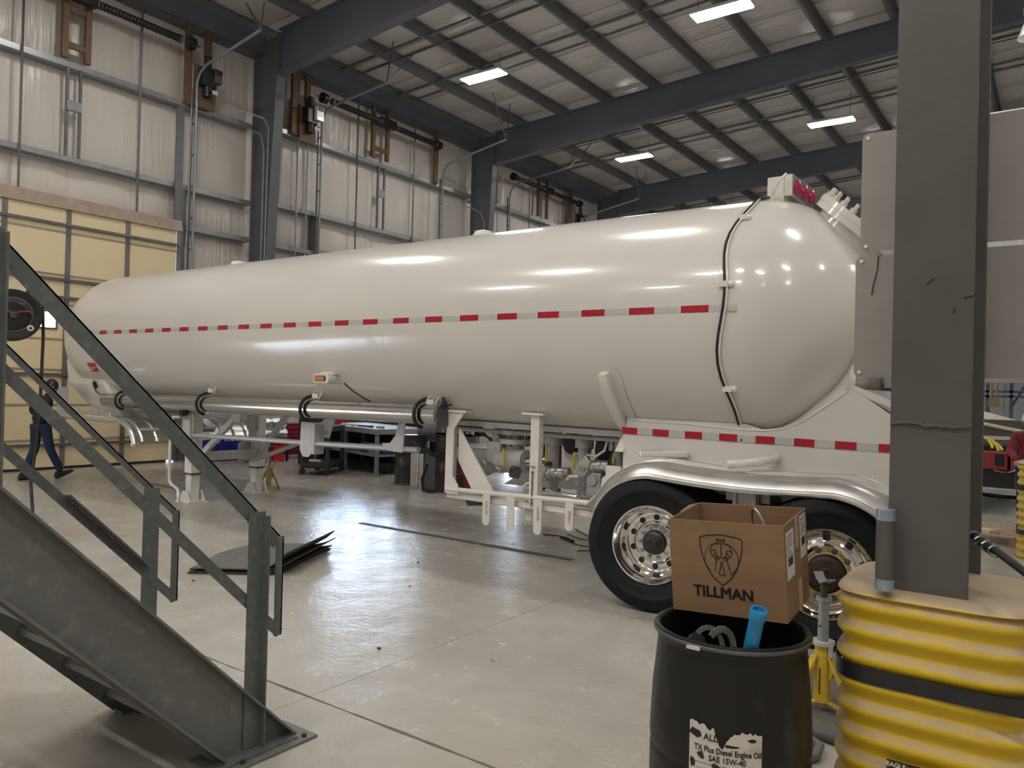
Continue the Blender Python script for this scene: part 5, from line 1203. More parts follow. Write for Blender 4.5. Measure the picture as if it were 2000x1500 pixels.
b = MB(); b.tube([(-.25, .20, .10), (-.12, .10, .115), (-.01, .0, .13), (.06, .03, .14), (.14, .04, .12), (.17, .0, .10)], .010, 8, True, RM); part('supply_hose', b, pm('dark_red_hose', (.16, .03, .02), .5), HR)
b = MB(); b.lathe([(.032, .102), (.024, .106), (.001, .106)], 20, RM @ Mt((.155, -.13, 0))); part('warning_sticker', b, M['paper'], HR)
b = MB(); b.lathe([(.014, .107), (.001, .1075)], 14, RM @ Mt((.155, -.13, 0))); part('sticker_symbol', b, M['ink'], HR)
b = MB()
for p, q in (((.12, .26), (.29, .25)), ((.29, .25), (.29, .13)), ((.22, .13), (.29, .13)), ((.22, .13), (.22, .22))): b.bar(RM @ V((*p, .0)), RM @ V((*q, .0)), .05, .022)
part('outlet_arm', b, M['blk'], HR)
b = MB(); b.tube([(.255, .19, -.03), (.255, .19, .03)], .03, 14, True, RM); part('roller', b, M['paper'], HR)
b = MB(); b.mm((-.32, -.03, -.2), (-.27, .03, -.1), RM); b.tube([(0, 0, -.1), (0, 0, -.16), (-.45, 0, -.16)], .03, 8, True, RM); part('mount_arm', b, M['greyd'], HR)
b = MB(); p0 = RM @ V((-.45, 0, -.16)); b.mm((p0.x-.05, p0.y-.05, -HP.z), (p0.x+.05, p0.y+.05, .5)); part('mount_post', b, M['steel'], HR)
b = MB(); hs = [RM @ V((.275, .12, 0)), RM @ V((.285, -.2, .01)), RM @ V((.275, -.8, .02)), RM @ V((.25, -1.3, .03)), RM @ V((.20, -1.75, .1))]
hs = [V(p) for p in hs]+[V((hs[-1].x+.22, hs[-1].y-.05, -2.2)), V((hs[-1].x+.5, hs[-1].y-.2, -2.345)), V((hs[-1].x+.9, hs[-1].y-.5, -2.345))]
b.tube(hs, .017, 8); part('hose', b, pm('dark_brown_hose', (.03, .012, .01), .5), HR)

# ================================================================== PEOPLE
def skin_mesh(nm, verts, edges, mat, parent, sub=2, root=0):
    me = bpy.data.meshes.new(nm); me.from_pydata([v[:3] for v in verts], edges, []); me.materials.append(mat)
    o = link(nm, me, parent, True)
    md = o.modifiers.new('skin', 'SKIN'); md.use_smooth_shade = True; md.branch_smoothing = .6
    if not me.skin_vertices: me.attributes.new('skin', 'FLOAT', 'POINT') if False else None
    ly = me.skin_vertices[0].data if me.skin_vertices else None
    if ly is None:
        bpy.context.view_layer.objects.active = o
        bpy.ops.mesh.customdata_skin_add(); ly = me.skin_vertices[0].data
    for i, v in enumerate(verts):
        r_ = v[3]; ly[i].radius = r_ if isinstance(r_, tuple) else (r_, r_); ly[i].use_root = (i == root)
    s = o.modifiers.new('sub', 'SUBSURF'); s.levels = sub; s.render_levels = sub
    return o
def chain(*v): return list(v), [(i, i+1) for i in range(len(v)-1)]
def hand(parent, wr, dr, side, scale=1.0):
    d = V(dr).normalized(); up = V((0, 0, 1)); w = d.cross(up).normalized()*side
    P = V(wr)
    vs = [(*P, .026*scale), (*(P+d*.05*scale), .034*scale)]; es = [(0, 1)]
    for k in range(4):
        o_ = w*(.028-.019*k)*scale; L_ = (.075, .085, .08, .06)[k]*scale
        a = P+d*.088*scale+o_; c = a+d*L_*.5+V((0, 0, -.012)); e = c+d*L_*.25+V((0, 0, -.028))
        n = len(vs); vs += [(*a, .0095*scale), (*c, .009*scale), (*e, .008*scale)]; es += [(1, n), (n, n+1), (n+1, n+2)]
    a = P+d*.035*scale+w*.04*scale; c = a+d*.03*scale+w*.018*scale+V((0, 0, -.015))
    n = len(vs); vs += [(*a, .011*scale), (*c, .0095*scale), (*(c+d*.025), .008)]; es += [(1, n), (n, n+1), (n+1, n+2)]
    return skin_mesh('hand', vs, es, M['skin'], parent, 1)
def head(parent, c, face, tilt=0):
    # head as a shaped surface: skull, jaw, nose, brow, ears
    f = V(face).normalized(); s = f.cross(V((0, 0, 1))).normalized(); u = s.cross(f)
    F = MX(((f.x, s.x, u.x, c[0]), (f.y, s.y, u.y, c[1]), (f.z, s.z, u.z, c[2]), (0, 0, 0, 1)))
    b = MB(); n, k = 20, 16; vs = []
    for i in range(k+1):
        t = PI*i/k; z = math.cos(t)
        for j in range(n):
            a = 2*PI*j/n; x, y = math.sin(t)*math.cos(a), math.sin(t)*math.sin(a)
            px_, py_, pz = x*.098, y*.076, z*.118
            if z < -.1: px_ = px_*(1-.18*(-z))+.02*(-z); py_ *= 1-.32*(-z-.1)
            if x > .75 and -.35 < z < .15: px_ += .026*max(0, 1-abs(y)/.28)*(1-abs(z+.12)/.3)
            if x > .7 and .05 < z < .25: px_ -= .006
            vs.append((px_, py_, pz))
    fs = [(i*n+j, (i+1)*n+j, (i+1)*n+(j+1) % n, i*n+(j+1) % n) for i in range(k) for j in range(n)]
    b.add(vs, fs, True, F)
    for sg in (-1, 1): b.ball((-.005, sg*.078, -.01), (.018, .008, .03), 8, 6, F)
    h = part('head', b, M['skin'], parent, True)
    b = MB()
    for sg in (-1, 1): b.ball((.088, sg*.03, .012), (.008, .012, .007), 8, 5, F)
    part('eyes', b, M['ink'], h, False)
    b = MB(); b.ball((.083, 0, -.062), (.008, .024, .006), 8, 5, F); part('mouth', b, pm('lips', (.30, .10, .08), .5) if 'lips' not in M else M['lips'], h, False)
    for ch in h.children: ch.matrix_basis = MX.Identity(4) if False else ch.matrix_basis
    return h, F
M['lips'] = pm('lips', (.30, .10, .08), .5)
def fixchild(h):
    inv = h.matrix_basis.inverted()
# walking man behind the stair, heading right (+Y) past the yellowish door
PX0 = -14.0
P1 = thing('person', 'person in navy jacket, blue jeans and dark patterned cap walking right by the yellowish door', 'person', (PX0, 5.95, 0))
v, e = chain((PX0, 5.90, .93, (.155, .13)), (PX0, 5.89, 1.05, (.17, .135)), (PX0, 5.91, 1.20, (.19, .14)), (PX0, 5.945, 1.33, (.19, .125)), (PX0, 5.99, 1.41, (.085, .08)), (PX0, 6.01, 1.46, (.06, .06)))
base = len(v)
for s in (-1, 1):
    n = len(v)
    el = (5.80, 1.12) if s == 1 else (5.83, 1.12); wr = (6.05, 1.15) if s == 1 else (6.03, 1.10)
    v += [(PX0+s*.19, 5.945, 1.35, .075), (PX0+s*.245, el[0]+.02, el[1]+.06, .062), (PX0+s*.25, el[0]+.05, el[1]-.01, .056), (PX0+s*.20, wr[0], wr[1], .044)]
    e += [(3, n), (n, n+1), (n+1, n+2), (n+2, n+3)]
jk = skin_mesh('jacket', v, e, M['jacket'], P1)
v = [(PX0, 5.89, .98, (.15, .13))]; e = []
legs = {1: [(5.93, .88, .098), (6.01, .52, .072), (6.165, .20, .062), (6.19, .13, .06)], -1: [(5.87, .88, .098), (5.86, .52, .074), (5.72, .18, .064), (5.70, .10, .062)]}
for s in (1, -1):
    pr_ = 0
    for (y, z, r_) in legs[s]:
        v.append((PX0+s*.10, y, z, r_)); e.append((pr_, len(v)-1)); pr_ = len(v)-1
skin_mesh('jeans', v, e, M['jeans'], P1)
def boot(par, x, y, z, pitch):
    b = MB(); m_ = Mt((x, y, z), (pitch, 0, 0)); k = 10; secs = [(-.09, .05, .09, .0), (-.06, .055, .13, .0), (.0, .052, .12, .0), (.07, .052, .085, .0), (.14, .055, .065, .0), (.19, .045, .05, .005), (.21, .02, .03, .01)]
    vs = []
    for (yy, hw, hh, z0) in secs:
        for j in range(k):
            a = 2*PI*j/k; vs.append((hw*math.cos(a), yy, z0+hh/2+hh/2*math.sin(a)))
    b.add(vs, [(i*k+j, i*k+(j+1) % k, (i+1)*k+(j+1) % k, (i+1)*k+j) for i in range(len(secs)-1) for j in range(k)]+[tuple(range(k)), tuple(reversed(range((len(secs)-1)*k, len(secs)*k)))], True, m_)
    part('boot', b, M['shoe'], par, True)
boot(P1, PX0+.10, 6.21, .035, .38); boot(P1, PX0-.10, 5.71, .0, 0)
hd, F1 = head(P1, (PX0, 6.055, 1.575), (.15, 1, -.12))
b = MB(); nn_ = 18
b.add([], []); 
vs = []
for i in range(9):
    t = PI*.62*i/8
    for j in range(nn_):
        a = 2*PI*j/nn_; vs.append((math.sin(t)*math.cos(a)*.106-.006, math.sin(t)*math.sin(a)*.084, math.cos(t)*.126+.006))
b.add(vs, [(i*nn_+j, (i+1)*nn_+j, (i+1)*nn_+(j+1) % nn_, i*nn_+(j+1) % nn_) for i in range(8) for j in range(nn_)], True, F1); part('cap', b, M['hair'], P1, True)
hand(P1, (PX0+.19, 6.10, 1.155), (-.1, 1, .05), 1); hand(P1, (PX0-.19, 6.08, 1.10), (.1, 1, .05), -1)
b = MB(); b.box((PX0+.05, 6.22, 1.13), (.16, .13, .03), MX.Translation(V((PX0, 6.22, 1.13))) @ MX.Rotation(-.4, 4, 'X') @ MX.Translation(V((-PX0, -6.22, -1.13)))); tag(part('white_package', b, M['paper'], bev=.01), 'small white package held by the person walking past the yellowish door', 'package')
# second person, cut by the right edge
P2 = thing('person', 'person in dark red top and white striped head cover, at the right edge', 'person', (-.33, 12.6, 0))
ox, oy = -.33, 12.6
v, e = chain((ox, oy, .92, (.16, .13)), (ox-.01, oy-.04, 1.05, (.17, .14)), (ox-.01, oy-.10, 1.18, (.19, .14)), (ox-.02, oy-.16, 1.27, (.18, .12)), (ox-.03, oy-.20, 1.34, (.07, .07)), (ox-.03, oy-.21, 1.38, (.06, .06)))
for s in (-1, 1):
    n = len(v); v += [(ox+s*.19, oy-.15, 1.28, .072), (ox+s*.24, oy-.22, 1.05, .058), (ox+s*.16, oy-.40, .95, .045)]; e += [(3, n), (n, n+1), (n+1, n+2)]
skin_mesh('top', v, e, pm('dark_red_cloth', (.20, .02, .035), .8, var=.2), P2)
v = [(ox, oy, .96, (.15, .13))]; e = []
for s in (1, -1):
    pr_ = 0
    for (y, z, r_) in ((oy, .86, .098), (oy-.03, .50, .074), (oy+.02, .16, .062), (oy+.02, .09, .06)):
        v.append((ox+s*.11, y, z, r_)); e.append((pr_, len(v)-1)); pr_ = len(v)-1
skin_mesh('trousers', v, e, M['jeans'], P2)
for s in (1, -1):
    m0 = MB()
    boot(P2, ox+s*.11, oy+.0, 0, 0)
hd2, F2 = head(P2, (ox-.035, oy-.25, 1.475), (-.35, -1, -.15))
b = MB(); vs = []
for i in range(9):
    t = PI*.56*i/8
    for j in range(nn_):
        a = 2*PI*j/nn_; vs.append((math.sin(t)*math.cos(a)*.108-.008, math.sin(t)*math.sin(a)*.086, math.cos(t)*.128+.008))
b.add(vs, [(i*nn_+j, (i+1)*nn_+j, (i+1)*nn_+(j+1) % nn_, i*nn_+(j+1) % nn_) for i in range(8) for j in range(nn_)], True, F2); part('head_cover', b, pm('white_striped_cloth', (.66, .60, .58), .8, col2=(.10, .06, .06), scale=3, stretch=(1, 1, 9), lo=.52, hi=.56), P2, True)
b = MB(); b.ball((-.10, 0, -.10), (.05, .085, .10), 12, 8, F2); part('neck_cloth', b, pm('grey_cloth', (.28, .27, .24), .85), P2, True)
hand(P2, (ox+.16, oy-.42, .94), (-.1, -1, -.1), 1); hand(P2, (ox-.16, oy-.42, .94), (.1, -1, -.1), -1)

# ================================================================== WORK AREA BEHIND THE TRAILER
# blue machine with lettering
BM = thing('blue_machine', 'blue machine with a white round logo and white lettering, standing behind the landing legs', 'machine', (-15.05, 10.02, 0))
b = MB(); b.mm((-.30, -.62, .06), (.15, .50, .84)); part('cabinet', b, M['bluep'], BM, bev=.02)
b = MB(); b.mm((-.30, -.62, .0), (.12, .50, .06)); part('plinth', b, M['blk'], BM)
b = MB(); b.mm((-.32, -.65, .86), (.18, .55, 1.05)); part('grey_top', b, M['wallcor'], BM, bev=.02)
b = MB(); b.mm((-.30, -.62, .84), (.16, .5, .86)); part('trim_strip', b, M['ltgrey'], BM)
b = MB(); b.mm((.15, -.03, .53), (.165, .24, .76)); part('white_sheet', b, M['ltgrey'], BM)
LM = MX.Rotation(PI/2, 4, 'Z') @ RX
b = MB(); m_ = Mt((.152, -.19, .47)) @ LM; b.lathe([(.078, 0), (.078, .004), (.062, .004), (.062, 0)], 32, m_, False); part('logo_ring', b, M['paper'], BM)
text('logo_letter', 'K', .10, M['paper'], BM, Mt((.154, -.19, .47)) @ LM, .004)
text('machine_writing', 'KOBAL', .12, M['paper'], BM, Mt((.154, .17, .47)) @ LM, .003, sx=.95)
b = MB(); b.tube([(.2, -.9, .012), (.6, -.3, .012), (.75, .3, .012), (.5, 1.0, .012)], .01, 6); tag(link('power_lead', b.mesh('power_lead', M['plywood'])), 'pale cord lying on the floor before the blue machine', 'cord'); bpy.data.objects['power_lead'].location = (-14.6, 9.9, 0)
# red tool cabinets
def cabinet(x, y, w, d, h, rz, label, drawers):
    t = thing('tool_cabinet', label, 'cabinet', (x, y, 0), (0, 0, rz), group='red tool cabinets')
    b = MB(); b.mm((-d, -w/2, .10), (0, w/2, h)); part('body', b, M['redp'], t, bev=.01)
    b = MB(); b.mm((-d-.01, -w/2-.01, h), (.01, w/2+.01, h+.03)); part('lid', b, M['blk'], t, bev=.005)
    for k in range(drawers):
        z0 = .14+(h-.18)*k/drawers; z1 = .14+(h-.18)*(k+1)/drawers-.012
        b = MB(); b.mm((0, -w/2+.03, z0), (.018, w/2-.03, z1)); dr = part('drawer', b, M['redp'], t, bev=.004)
        b = MB(); b.mm((.018, -w/2+.06, z1-.03), (.035, w/2-.06, z1-.012)); part('handle', b, M['chrome'], dr)
    for sx in (-d+.08, -.08):
        for sy in (-w/2+.08, w/2-.08):
            b = MB(); b.tube([(sx, sy-.02, .05), (sx, sy+.02, .05)], .05, 12); b.mm((sx-.03, sy-.03, .05), (sx+.03, sy+.03, .1)); part('caster', b, M['blk'], t)
    return t
cabinet(-14.35, 11.62, .72, .5, .78, -.2, 'dark red tool cabinet with drawers, left one behind the red bucket', 6)
cabinet(-14.3, 12.38, .66, .5, 1.02, -.2, 'taller bright red tool cabinet, right one beside the workbench', 8)
# foil rolls on a low stand
t = thing('foil_roll_stack', 'two shiny silver wrapped rolls stacked between the landing leg and the red cabinets', 'rolls', (-14.2, 10.62, 0))
fm = pm('crumpled_foil', (.85, .84, .82), .18, 1, var=.05, scale=8, bump=.8, bscale=14, dist=.04)
for z, r_ in ((.60, .13), (.86, .11)):
    b = MB(); b.tube([(0, -.42+.07*k, z+.006*math.sin(k*2)) for k in range(13)], [r_+.008*math.sin(k*1.7) for k in range(13)], 16); part('roll', b, fm, t)
b = MB(); b.mm((-.25, -.45, .40), (.2, .45, .46)); part('shelf', b, M['maroon'], t)
for sx in (-.2, .15):
    for sy in (-.4, .4):
        b = MB(); b.mm((sx-.02, sy-.02, 0), (sx+.02, sy+.02, .40)); part('leg', b, M['blk'], t)
# red bucket
t = thing('bucket', 'red plastic bucket on the floor beside the red tool cabinet', 'bucket', (-14.18, 10.86, 0))
b = MB(); b.lathe([(.001, .0), (.135, .0), (.14, .01), (.155, .34), (.165, .345), (.165, .36), (.16, .365), (.163, .38), (.155, .38), (.15, .34), (.135, .02), (.001, .015)], 32); part('pail', b, M['redb'], t)
b = MB(); b.tube([(.16*math.cos(a), .16*math.sin(a), .30-.17*math.sin(PI*k/10)) for k, a in [(k, -1.5+1.9*k/10) for k in range(11)]], .006, 6); part('handle', b, M['wire'], t)
# utility cart
CT = thing('utility_cart', 'dark grey plastic utility cart with shelves, on casters behind the trailer', 'cart', (-11.27, 9.80, 0), (0, 0, .50))
cw, cd = .56, .86   # local x to the left-back, y to the right-back
for z in (.14, .50, .82):
    b = MB(); b.mm((-cw, 0, z), (0, cd, z+.03)); b.mm((-cw, 0, z), (0, .03, z+.12)); b.mm((-cw, cd-.03, z), (0, cd, z+.12)); b.mm((-.03, 0, z), (0, cd, z+.12)); b.mm((-cw, 0, z), (-cw+.03, cd, z+.12)); part('shelf_tray', b, M['cart'], CT, bev=.006)
for sx in (-cw+.03, -.03):
    for sy in (.03, cd-.03):
        b = MB(); b.mm((sx-.035, sy-.035, .14), (sx+.035, sy+.035, .9)); part('post', b, M['cart'], CT, bev=.006)
        b = MB(); b.tube([(sx, sy-.018, .062), (sx, sy+.018, .062)], .06, 14); b.mm((sx-.025, sy-.03, .06), (sx+.025, sy+.03, .14)); part('caster', b, M['blk'], CT)
b = MB(); b.tube([(-cw-.05, .08, .92), (-cw-.05, cd-.08, .92)], .016, 8); part('push_handle', b, M['cart'], CT)
def onitem(nm, mb, mat, label, cat, par, bev=0):
    o = part(nm, mb, mat, bev=bev); o.matrix_basis = par.matrix_basis.copy(); tag(o, label, cat); return o
b = MB(); b.mm((-.40, .03, .175), (-.18, .14, .30)); onitem('parts_box', b, M['cream'], 'cream box on the lower shelf of the utility cart', 'box', CT, .004)
b = MB(); b.mm((-.52, .035, .175), (-.44, .12, .29)); onitem('black_case', b, M['blk'], 'small black case on the lower shelf of the utility cart', 'case', CT, .004)
b = MB(); b.mm((-.14, .05, .175), (-.06, .12, .27)); onitem('grey_tin', b, pm('dull_pink_tin', (.22, .16, .17), .5), 'small dull tin on the lower shelf of the utility cart', 'tin', CT, .006)
b = MB(); b.lathe([(.001, 0), (.04, 0), (.04, .12), (.015, .15), (.015, .19), (.001, .19)], 16, Mt((-.2, .16, .53))); onitem('spray_can', b, M['ltgrey'], 'pale spray can on the middle shelf of the utility cart', 'can', CT)
b = MB(); b.bar((-.4, .1, .55), (-.1, .14, .60), .05, .03); b.bar((-.3, .12, .60), (-.22, .1, .72), .03, .03); onitem('hand_tool', b, M['chain'], 'grey hand tool on the middle shelf of the utility cart', 'tool', CT)
b = MB(); b.mm((-.3, .45, .175), (-.12, .62, .26)); b.mm((-.28, .5, .26), (-.2, .58, .33)); onitem('purple_tool_case', b, pm('purple_plastic', (.07, .05, .16), .5), 'purple tool case on the lower shelf of the utility cart', 'case', CT, .01)
b = MB(); b.bar((-.5, .2, .86), (-.05, .3, .88), .04, .03); b.tube([(-.3, .4, .88), (-.2, .5, .9), (-.12, .45, .88)], .02, 8); onitem('white_rag', b, M['paper'], 'white tool lying on top of the utility cart', 'tool', CT)
# workbench
WBR = -.268
WB = thing('workbench', 'grey steel workbench with a lower shelf behind the trailer', 'workbench', (-10.63, 10.40, 0), (0, 0, WBR))
wl, wd_ = 2.75, 1.25
b = MB(); b.mm((-wl, -.03, .80), (.06, wd_, .90)); part('top', b, M['bench'], WB, bev=.006)
b = MB(); b.mm((-wl, 0, .37), (.02, wd_-.05, .41)); part('shelf', b, M['bench'], WB)
for sx in (-wl+.06, -1.3, 0):
    for sy in (.03, wd_-.08):
        b = MB(); b.mm((sx-.045, sy-.03, 0), (sx+.02, sy+.03, .80)); part('leg', b, M['bench'], WB)
def onb(nm, mb, mat, label, cat, bev=0): return onitem(nm, mb, mat, label, cat, WB, bev)
b = MB(); b.mm((-.42, .05, .41), (-.12, .30, .62)); onb('carton', b, M['card'], 'brown carton on the workbench shelf', 'box', .004)
b = MB(); b.mm((-.06, .15, .41), (.0, .45, .58)); b.mm((-.05, .3, .41), (.01, 1.0, .52)); onb('blue_bin', b, pm('dark_blue_plastic', (.015, .04, .20), .45), 'dark blue bin on the workbench shelf, right of the carton', 'bin', .01)
b = MB(); b.mm((-.75, .1, .41), (-.48, .4, .60)); onb('blue_case', b, pm('navy_blue_plastic', (.02, .05, .14), .5), 'navy case on the workbench shelf, left of the carton', 'case', .01)
b = MB(); b.mm((-.60, .4, 0), (-.30, .7, .22)); onb('grey_tub', b, M['cart'], 'dark grey tub on the floor under the workbench', 'tub', .01)
b = MB(); b.tube([(-.9, .15, .45), (-.8, .12, .56), (-.62, .12, .60)], .03, 8); onb('grey_duct', b, M['bench'], 'grey hose end on the workbench shelf', 'hose')
tools = [(-2.3, .15, .5, M['chrome'], 'long chrome tool at the left end of the workbench top'), (-1.65, .12, .38, M['paper'], 'white handled tool on the workbench top'), (-1.18, .1, .12, M['vyel'], 'small yellow tool on the workbench top'), (-.95, .12, .5, M['blk'], 'black bar lying on the workbench top'), (-.35, .2, .2, M['chain'], 'grey tool near the right corner of the workbench top')]
for x, y, l, mt, lb2 in tools:
    b = MB(); b.tube([(x, y, .925), (x+l*.6, y+.02, .925), (x+l, y+.05, .925)], [.02, .016, .022], 8); onb('bench_tool', b, mt, lb2, 'tool')
b = MB(); b.mm((-2.5, .10, .905), (-1.9, .35, 1.02)); onb('red_tool_box', b, M['redp'], 'low red tool box on the left end of the workbench', 'tool box', .01)
b = MB(); b.mm((-2.85, 1.35, 0), (.1, 1.38, 1.05)); b.mm((-2.88, -.3, 0), (-2.85, 1.38, 1.05)); onb('dark_screen', b, M['navy'], 'dark navy screen standing behind the workbench', 'screen')
# drums and scrap right of the bench
def drum55(x, y, mat, label, r=.29, h=.88, axis=None):
    t = thing('steel_drum', label, 'drum', (x, y, 0), axis or (0, 0, 0), group='drums behind the trailer')
    b = MB(); pr_ = [(.001, .012), (r-.015, .012), (r-.012, 0), (r, .0), (r, .02), (r-.008, .03)]
    for z in (.30, .59): pr_ += [(r-.008, z*h/.88-.02), (r+.003, z*h/.88), (r-.008, z*h/.88+.02)]
    pr_ += [(r-.008, h-.03), (r, h-.02), (r, h), (r-.012, h), (r-.015, h-.012), (.001, h-.012)]
    b.lathe(pr_, 36); part('shell', b, mat, t); return t
drum55(-9.45, 10.12, M['greyd2'] if 'greyd2' in M else pm('dark_grey_drum', (.045, .05, .055), .35, .3, var=.2), 'dark grey drum, left one beside the workbench end')
drum55(-8.30, 9.90, M['maroon'], 'dark maroon drum behind the white corner post of the trailer')
drum55(-8.85, 10.50, M['blk'], 'black drum between the grey drum and the maroon drum')
b = MB(); b.prism([(-9.02, 9.66), (-8.80, 9.73), (-8.78, 9.70), (-9.0, 9.63)], 0.003, .60, 'xy'); b.mm((-8.87, 9.66, .003), (-8.85, 9.69, .60)); tag(part('bent_sheet', b, M['alu']), 'shiny bent metal panel standing against the drums', 'panel')
b = MB(); b.mm((-8.78, 9.72, .003), (-8.52, 9.78, .58)); tag(part('metal_sheet', b, M['greyd']), 'dark metal sheet standing beside the shiny bent sheet', 'sheet')
b = MB(); b.lathe([(.001, 0), (.25, 0), (.25, .44), (.23, .45), (.001, .45)], 28, Mt((-9.55, 10.62, .98), (0, PI/2, 0))); tag(part('lying_can', b, M['bench']), 'grey cylinder lying across the drums beside the workbench', 'cylinder')
t = thing('parts_tray', 'black tray holding small white bottles on the drums, right of the workbench', 'tray', (-8.55, 10.3, .90))
b = MB(); b.mm((-.38, -.12, 0), (.42, .2, .03)); b.mm((-.38, -.12, .0), (.42, -.10, .05)); b.mm((-.38, .18, 0), (.42, .2, .25)); b.mm((-.38, -.12, .2), (.42, .2, .25)); part('tray', b, M['blk'], t)
for k, x in enumerate((-.30, .0, .12, .24, .34)):
    b = MB(); b.tube([(x, 0, .03), (x, 0, .11), (x, 0, .13), (x, 0, .16)], [.035, .035, .02, .018], 12); o = part('bottle', b, M['paper']); o.location = (-8.55, 10.3, .90); tag(o, ('leftmost', 'second from left', 'middle', 'second from right', 'rightmost')[k]+' small white bottle in the black tray on the drums', 'bottle', 'bottles in the black tray')
b = MB(); b.tube([(-8.55, 9.55, .45), (-8.62, 9.5, .2), (-8.55, 9.46, .03), (-8.35, 9.45, .02), (-8.15, 9.5, .06), (-8.05, 9.55, .25), (-8.1, 9.6, .5)], .022, 10); b.tube([(-9.1, 9.75, .78), (-8.8, 9.6, .70), (-8.4, 9.5, .62), (-8.0, 9.5, .66)], .03, 8); b.tube([(-8.6, 9.55, .75), (-8.4, 9.5, .62), (-8.15, 9.5, .70)], .02, 8); tag(part('hose_bundle', b, M['rubber']), 'bundle of black hoses looped on the floor before the maroon drum', 'hose')
# far bits seen between the trailer's valves
b = MB(); b.mm((-9.2, 13.3, .9), (-8.5, 13.6, 1.5)); tag(part('teal_box', b, pm('teal_blue_plastic', (.02, .16, .26), .5)), 'teal blue box far behind the trailer valves', 'box')
b = MB(); b.mm((-9.3, 13.2, .0), (-7.0, 13.7, .9)); tag(part('pale_cabinet', b, M['wdull']), 'low pale cabinet far behind the trailer valves', 'cabinet')
b = MB(); b.mm((-8.45, 13.35, .9), (-7.9, 13.6, 1.45)); tag(part('grey_bag', b, M['sign'], bev=.08), 'crumpled grey bag on the low pale cabinet', 'bag')
b = MB(); b.tube([(-6.9, 10.8, .0), (-6.9, 10.8, 1.05)], .16, 18); tag(part('red_cylinder', b, M['maroon']), 'dark red gas cylinder behind the trailer valves', 'cylinder')
b = MB(); b.mm((-6.2, 13.5, 0), (-2.0, 13.6, 1.9)); tag(part('privacy_screen', b, M['navy']), 'long dark screen far behind the trailer wheels', 'screen')

# ================================================================== RIGHT BACKGROUND
WV = thing('white_box_body', 'large white vehicle body with a strip of white tape, right edge behind the column', 'vehicle body', (2.5, 5.6, 0))
b = MB(); b.mm((-.62, 5.0, 1.86), (5.5, 6.9, 2.59)); part('lower_panel', b, pm('white_side_panel_low', (.86, .82, .79), .45, var=.05, bump=.05, bscale=4), WV, True, bev=.006)
b = MB(); b.mm((-.62, 5.0, 2.60), (5.5, 6.9, 3.33)); part('upper_panel', b, pm('white_side_panel_high', (.90, .90, .88), .3, var=.04, bump=.05, bscale=3), WV, True, bev=.02)
b = MB(); b.mm((-.6, 4.993, 2.50), (5.5, 5.0, 2.63)); part('rub_rail', b, M['wpaint'], WV, True)
for k in range(16):
    b = MB(); b.mm((-.6+.1*k, 4.99, 2.553), (-.506+.1*k, 4.993, 2.618)); part('white_tape', b, M['whitetape'], WV, True)
for x in (2.6, 5.0):
    for y in (5.2, 6.7):
        b = MB(); b.mm((x-.08, y-.08, 0), (x+.08, y+.08, 1.86)); part('support_leg', b, M['steel'], WV, True)
# lamp at the top right corner
t = thing('hanging_light', 'white twin head light at the top right corner of the picture', 'lamp', (-.17, 4.9, 3.75))
b = MB(); b.ball((.02, 0, .06), (.06, .05, .05), 14, 8); part('globe', b, M['chrome'], t)
b = MB(); b.lathe([(.02, .06), (.05, .02), (.075, -.05), (.07, -.05), (.001, .03)], 20, Mt((.01, 0, -.04))); b.mm((.02, -.04, -.2), (.14, .04, .0)); part('lamp_body', b, M['wpaint'], t, bev=.01)
b = MB(); b.tube([(.05, 0, .05), (.05, 0, 5.9)], .008, 6); part('stem', b, M['wire'], t)
# red truck with cream hood
t = thing('red_truck', 'red truck bumper with a cream hood above it, right background behind the column', 'truck', (-1.2, 15, 0))
b = MB(); b.mm((-1.6, 13.9, .68), (-.62, 14.0, .96)); b.mm((-.70, 13.9, .68), (-.60, 15.0, 1.02)); part('bumper', b, pm('red_truck_paint', (.26, .03, .035), .4), t, True, bev=.02)
b = MB(); b.mm((-.84, 13.89, .74), (-.72, 13.9, .92)); part('tow_opening', b, M['dark'], t, True, bev=.03)
b = MB(); b.tube([(-.85, 13.88, .675), (-.75, 13.86, .655), (-.65, 13.88, .66), (-.58, 13.9, .69)], .012, 6); part('chrome_hook', b, M['chrome'], t, True)
b = MB(); b.mm((-1.6, 13.95, .40), (-.58, 15.5, .68)); part('chassis', b, M['blk'], t, True)
b = MB(); b.add([(-1.7, 15.9, 1.46), (-.55, 15.9, 1.24), (-.55, 17.5, 1.34), (-1.7, 17.5, 1.66), (-1.7, 15.9, 1.40), (-.55, 15.9, 1.18), (-.55, 17.5, 1.1), (-1.7, 17.5, 1.1)], [(0, 1, 2, 3), (4, 7, 6, 5), (0, 4, 5, 1), (1, 5, 6, 2), (2, 6, 7, 3), (3, 7, 4, 0)]); part('cream_hood', b, M['cream'], t, True, bev=.02)
b = MB(); b.mm((-1.7, 15.95, 1.12), (-.55, 16.5, 1.40)); part('grey_side', b, M['fcol'], t, True)
b = MB(); b.mm((-1.7, 15.85, 1.06), (-.55, 15.95, 1.12)); part('cream_trim', b, M['cream'], t, True)
b = MB(); b.mm((-1.7, 15.0, .3), (-.50, 16.4, 1.05)); part('dark_grille', b, M['blk'], t, True, bev=.06)
b = MB(); b.tube([(-1.3, 14.2, 1.18), (-1.05, 14.2, 1.16), (-.90, 14.15, 1.11), (-.80, 14.1, 1.04), (-.75, 14.05, .97)], .022, 8); b.tube([(-.95, 14.1, 1.13), (-.90, 14.05, 1.06), (-.88, 14.0, 1.0)], .02, 8); b.tube([(-.88, 14.1, 1.10), (-.83, 14.05, 1.04), (-.80, 14.0, .96)], .02, 8)
tag(part('yellow_strap', b, M['vyel']), 'bundle of yellow straps lying over the red truck bumper', 'strap')
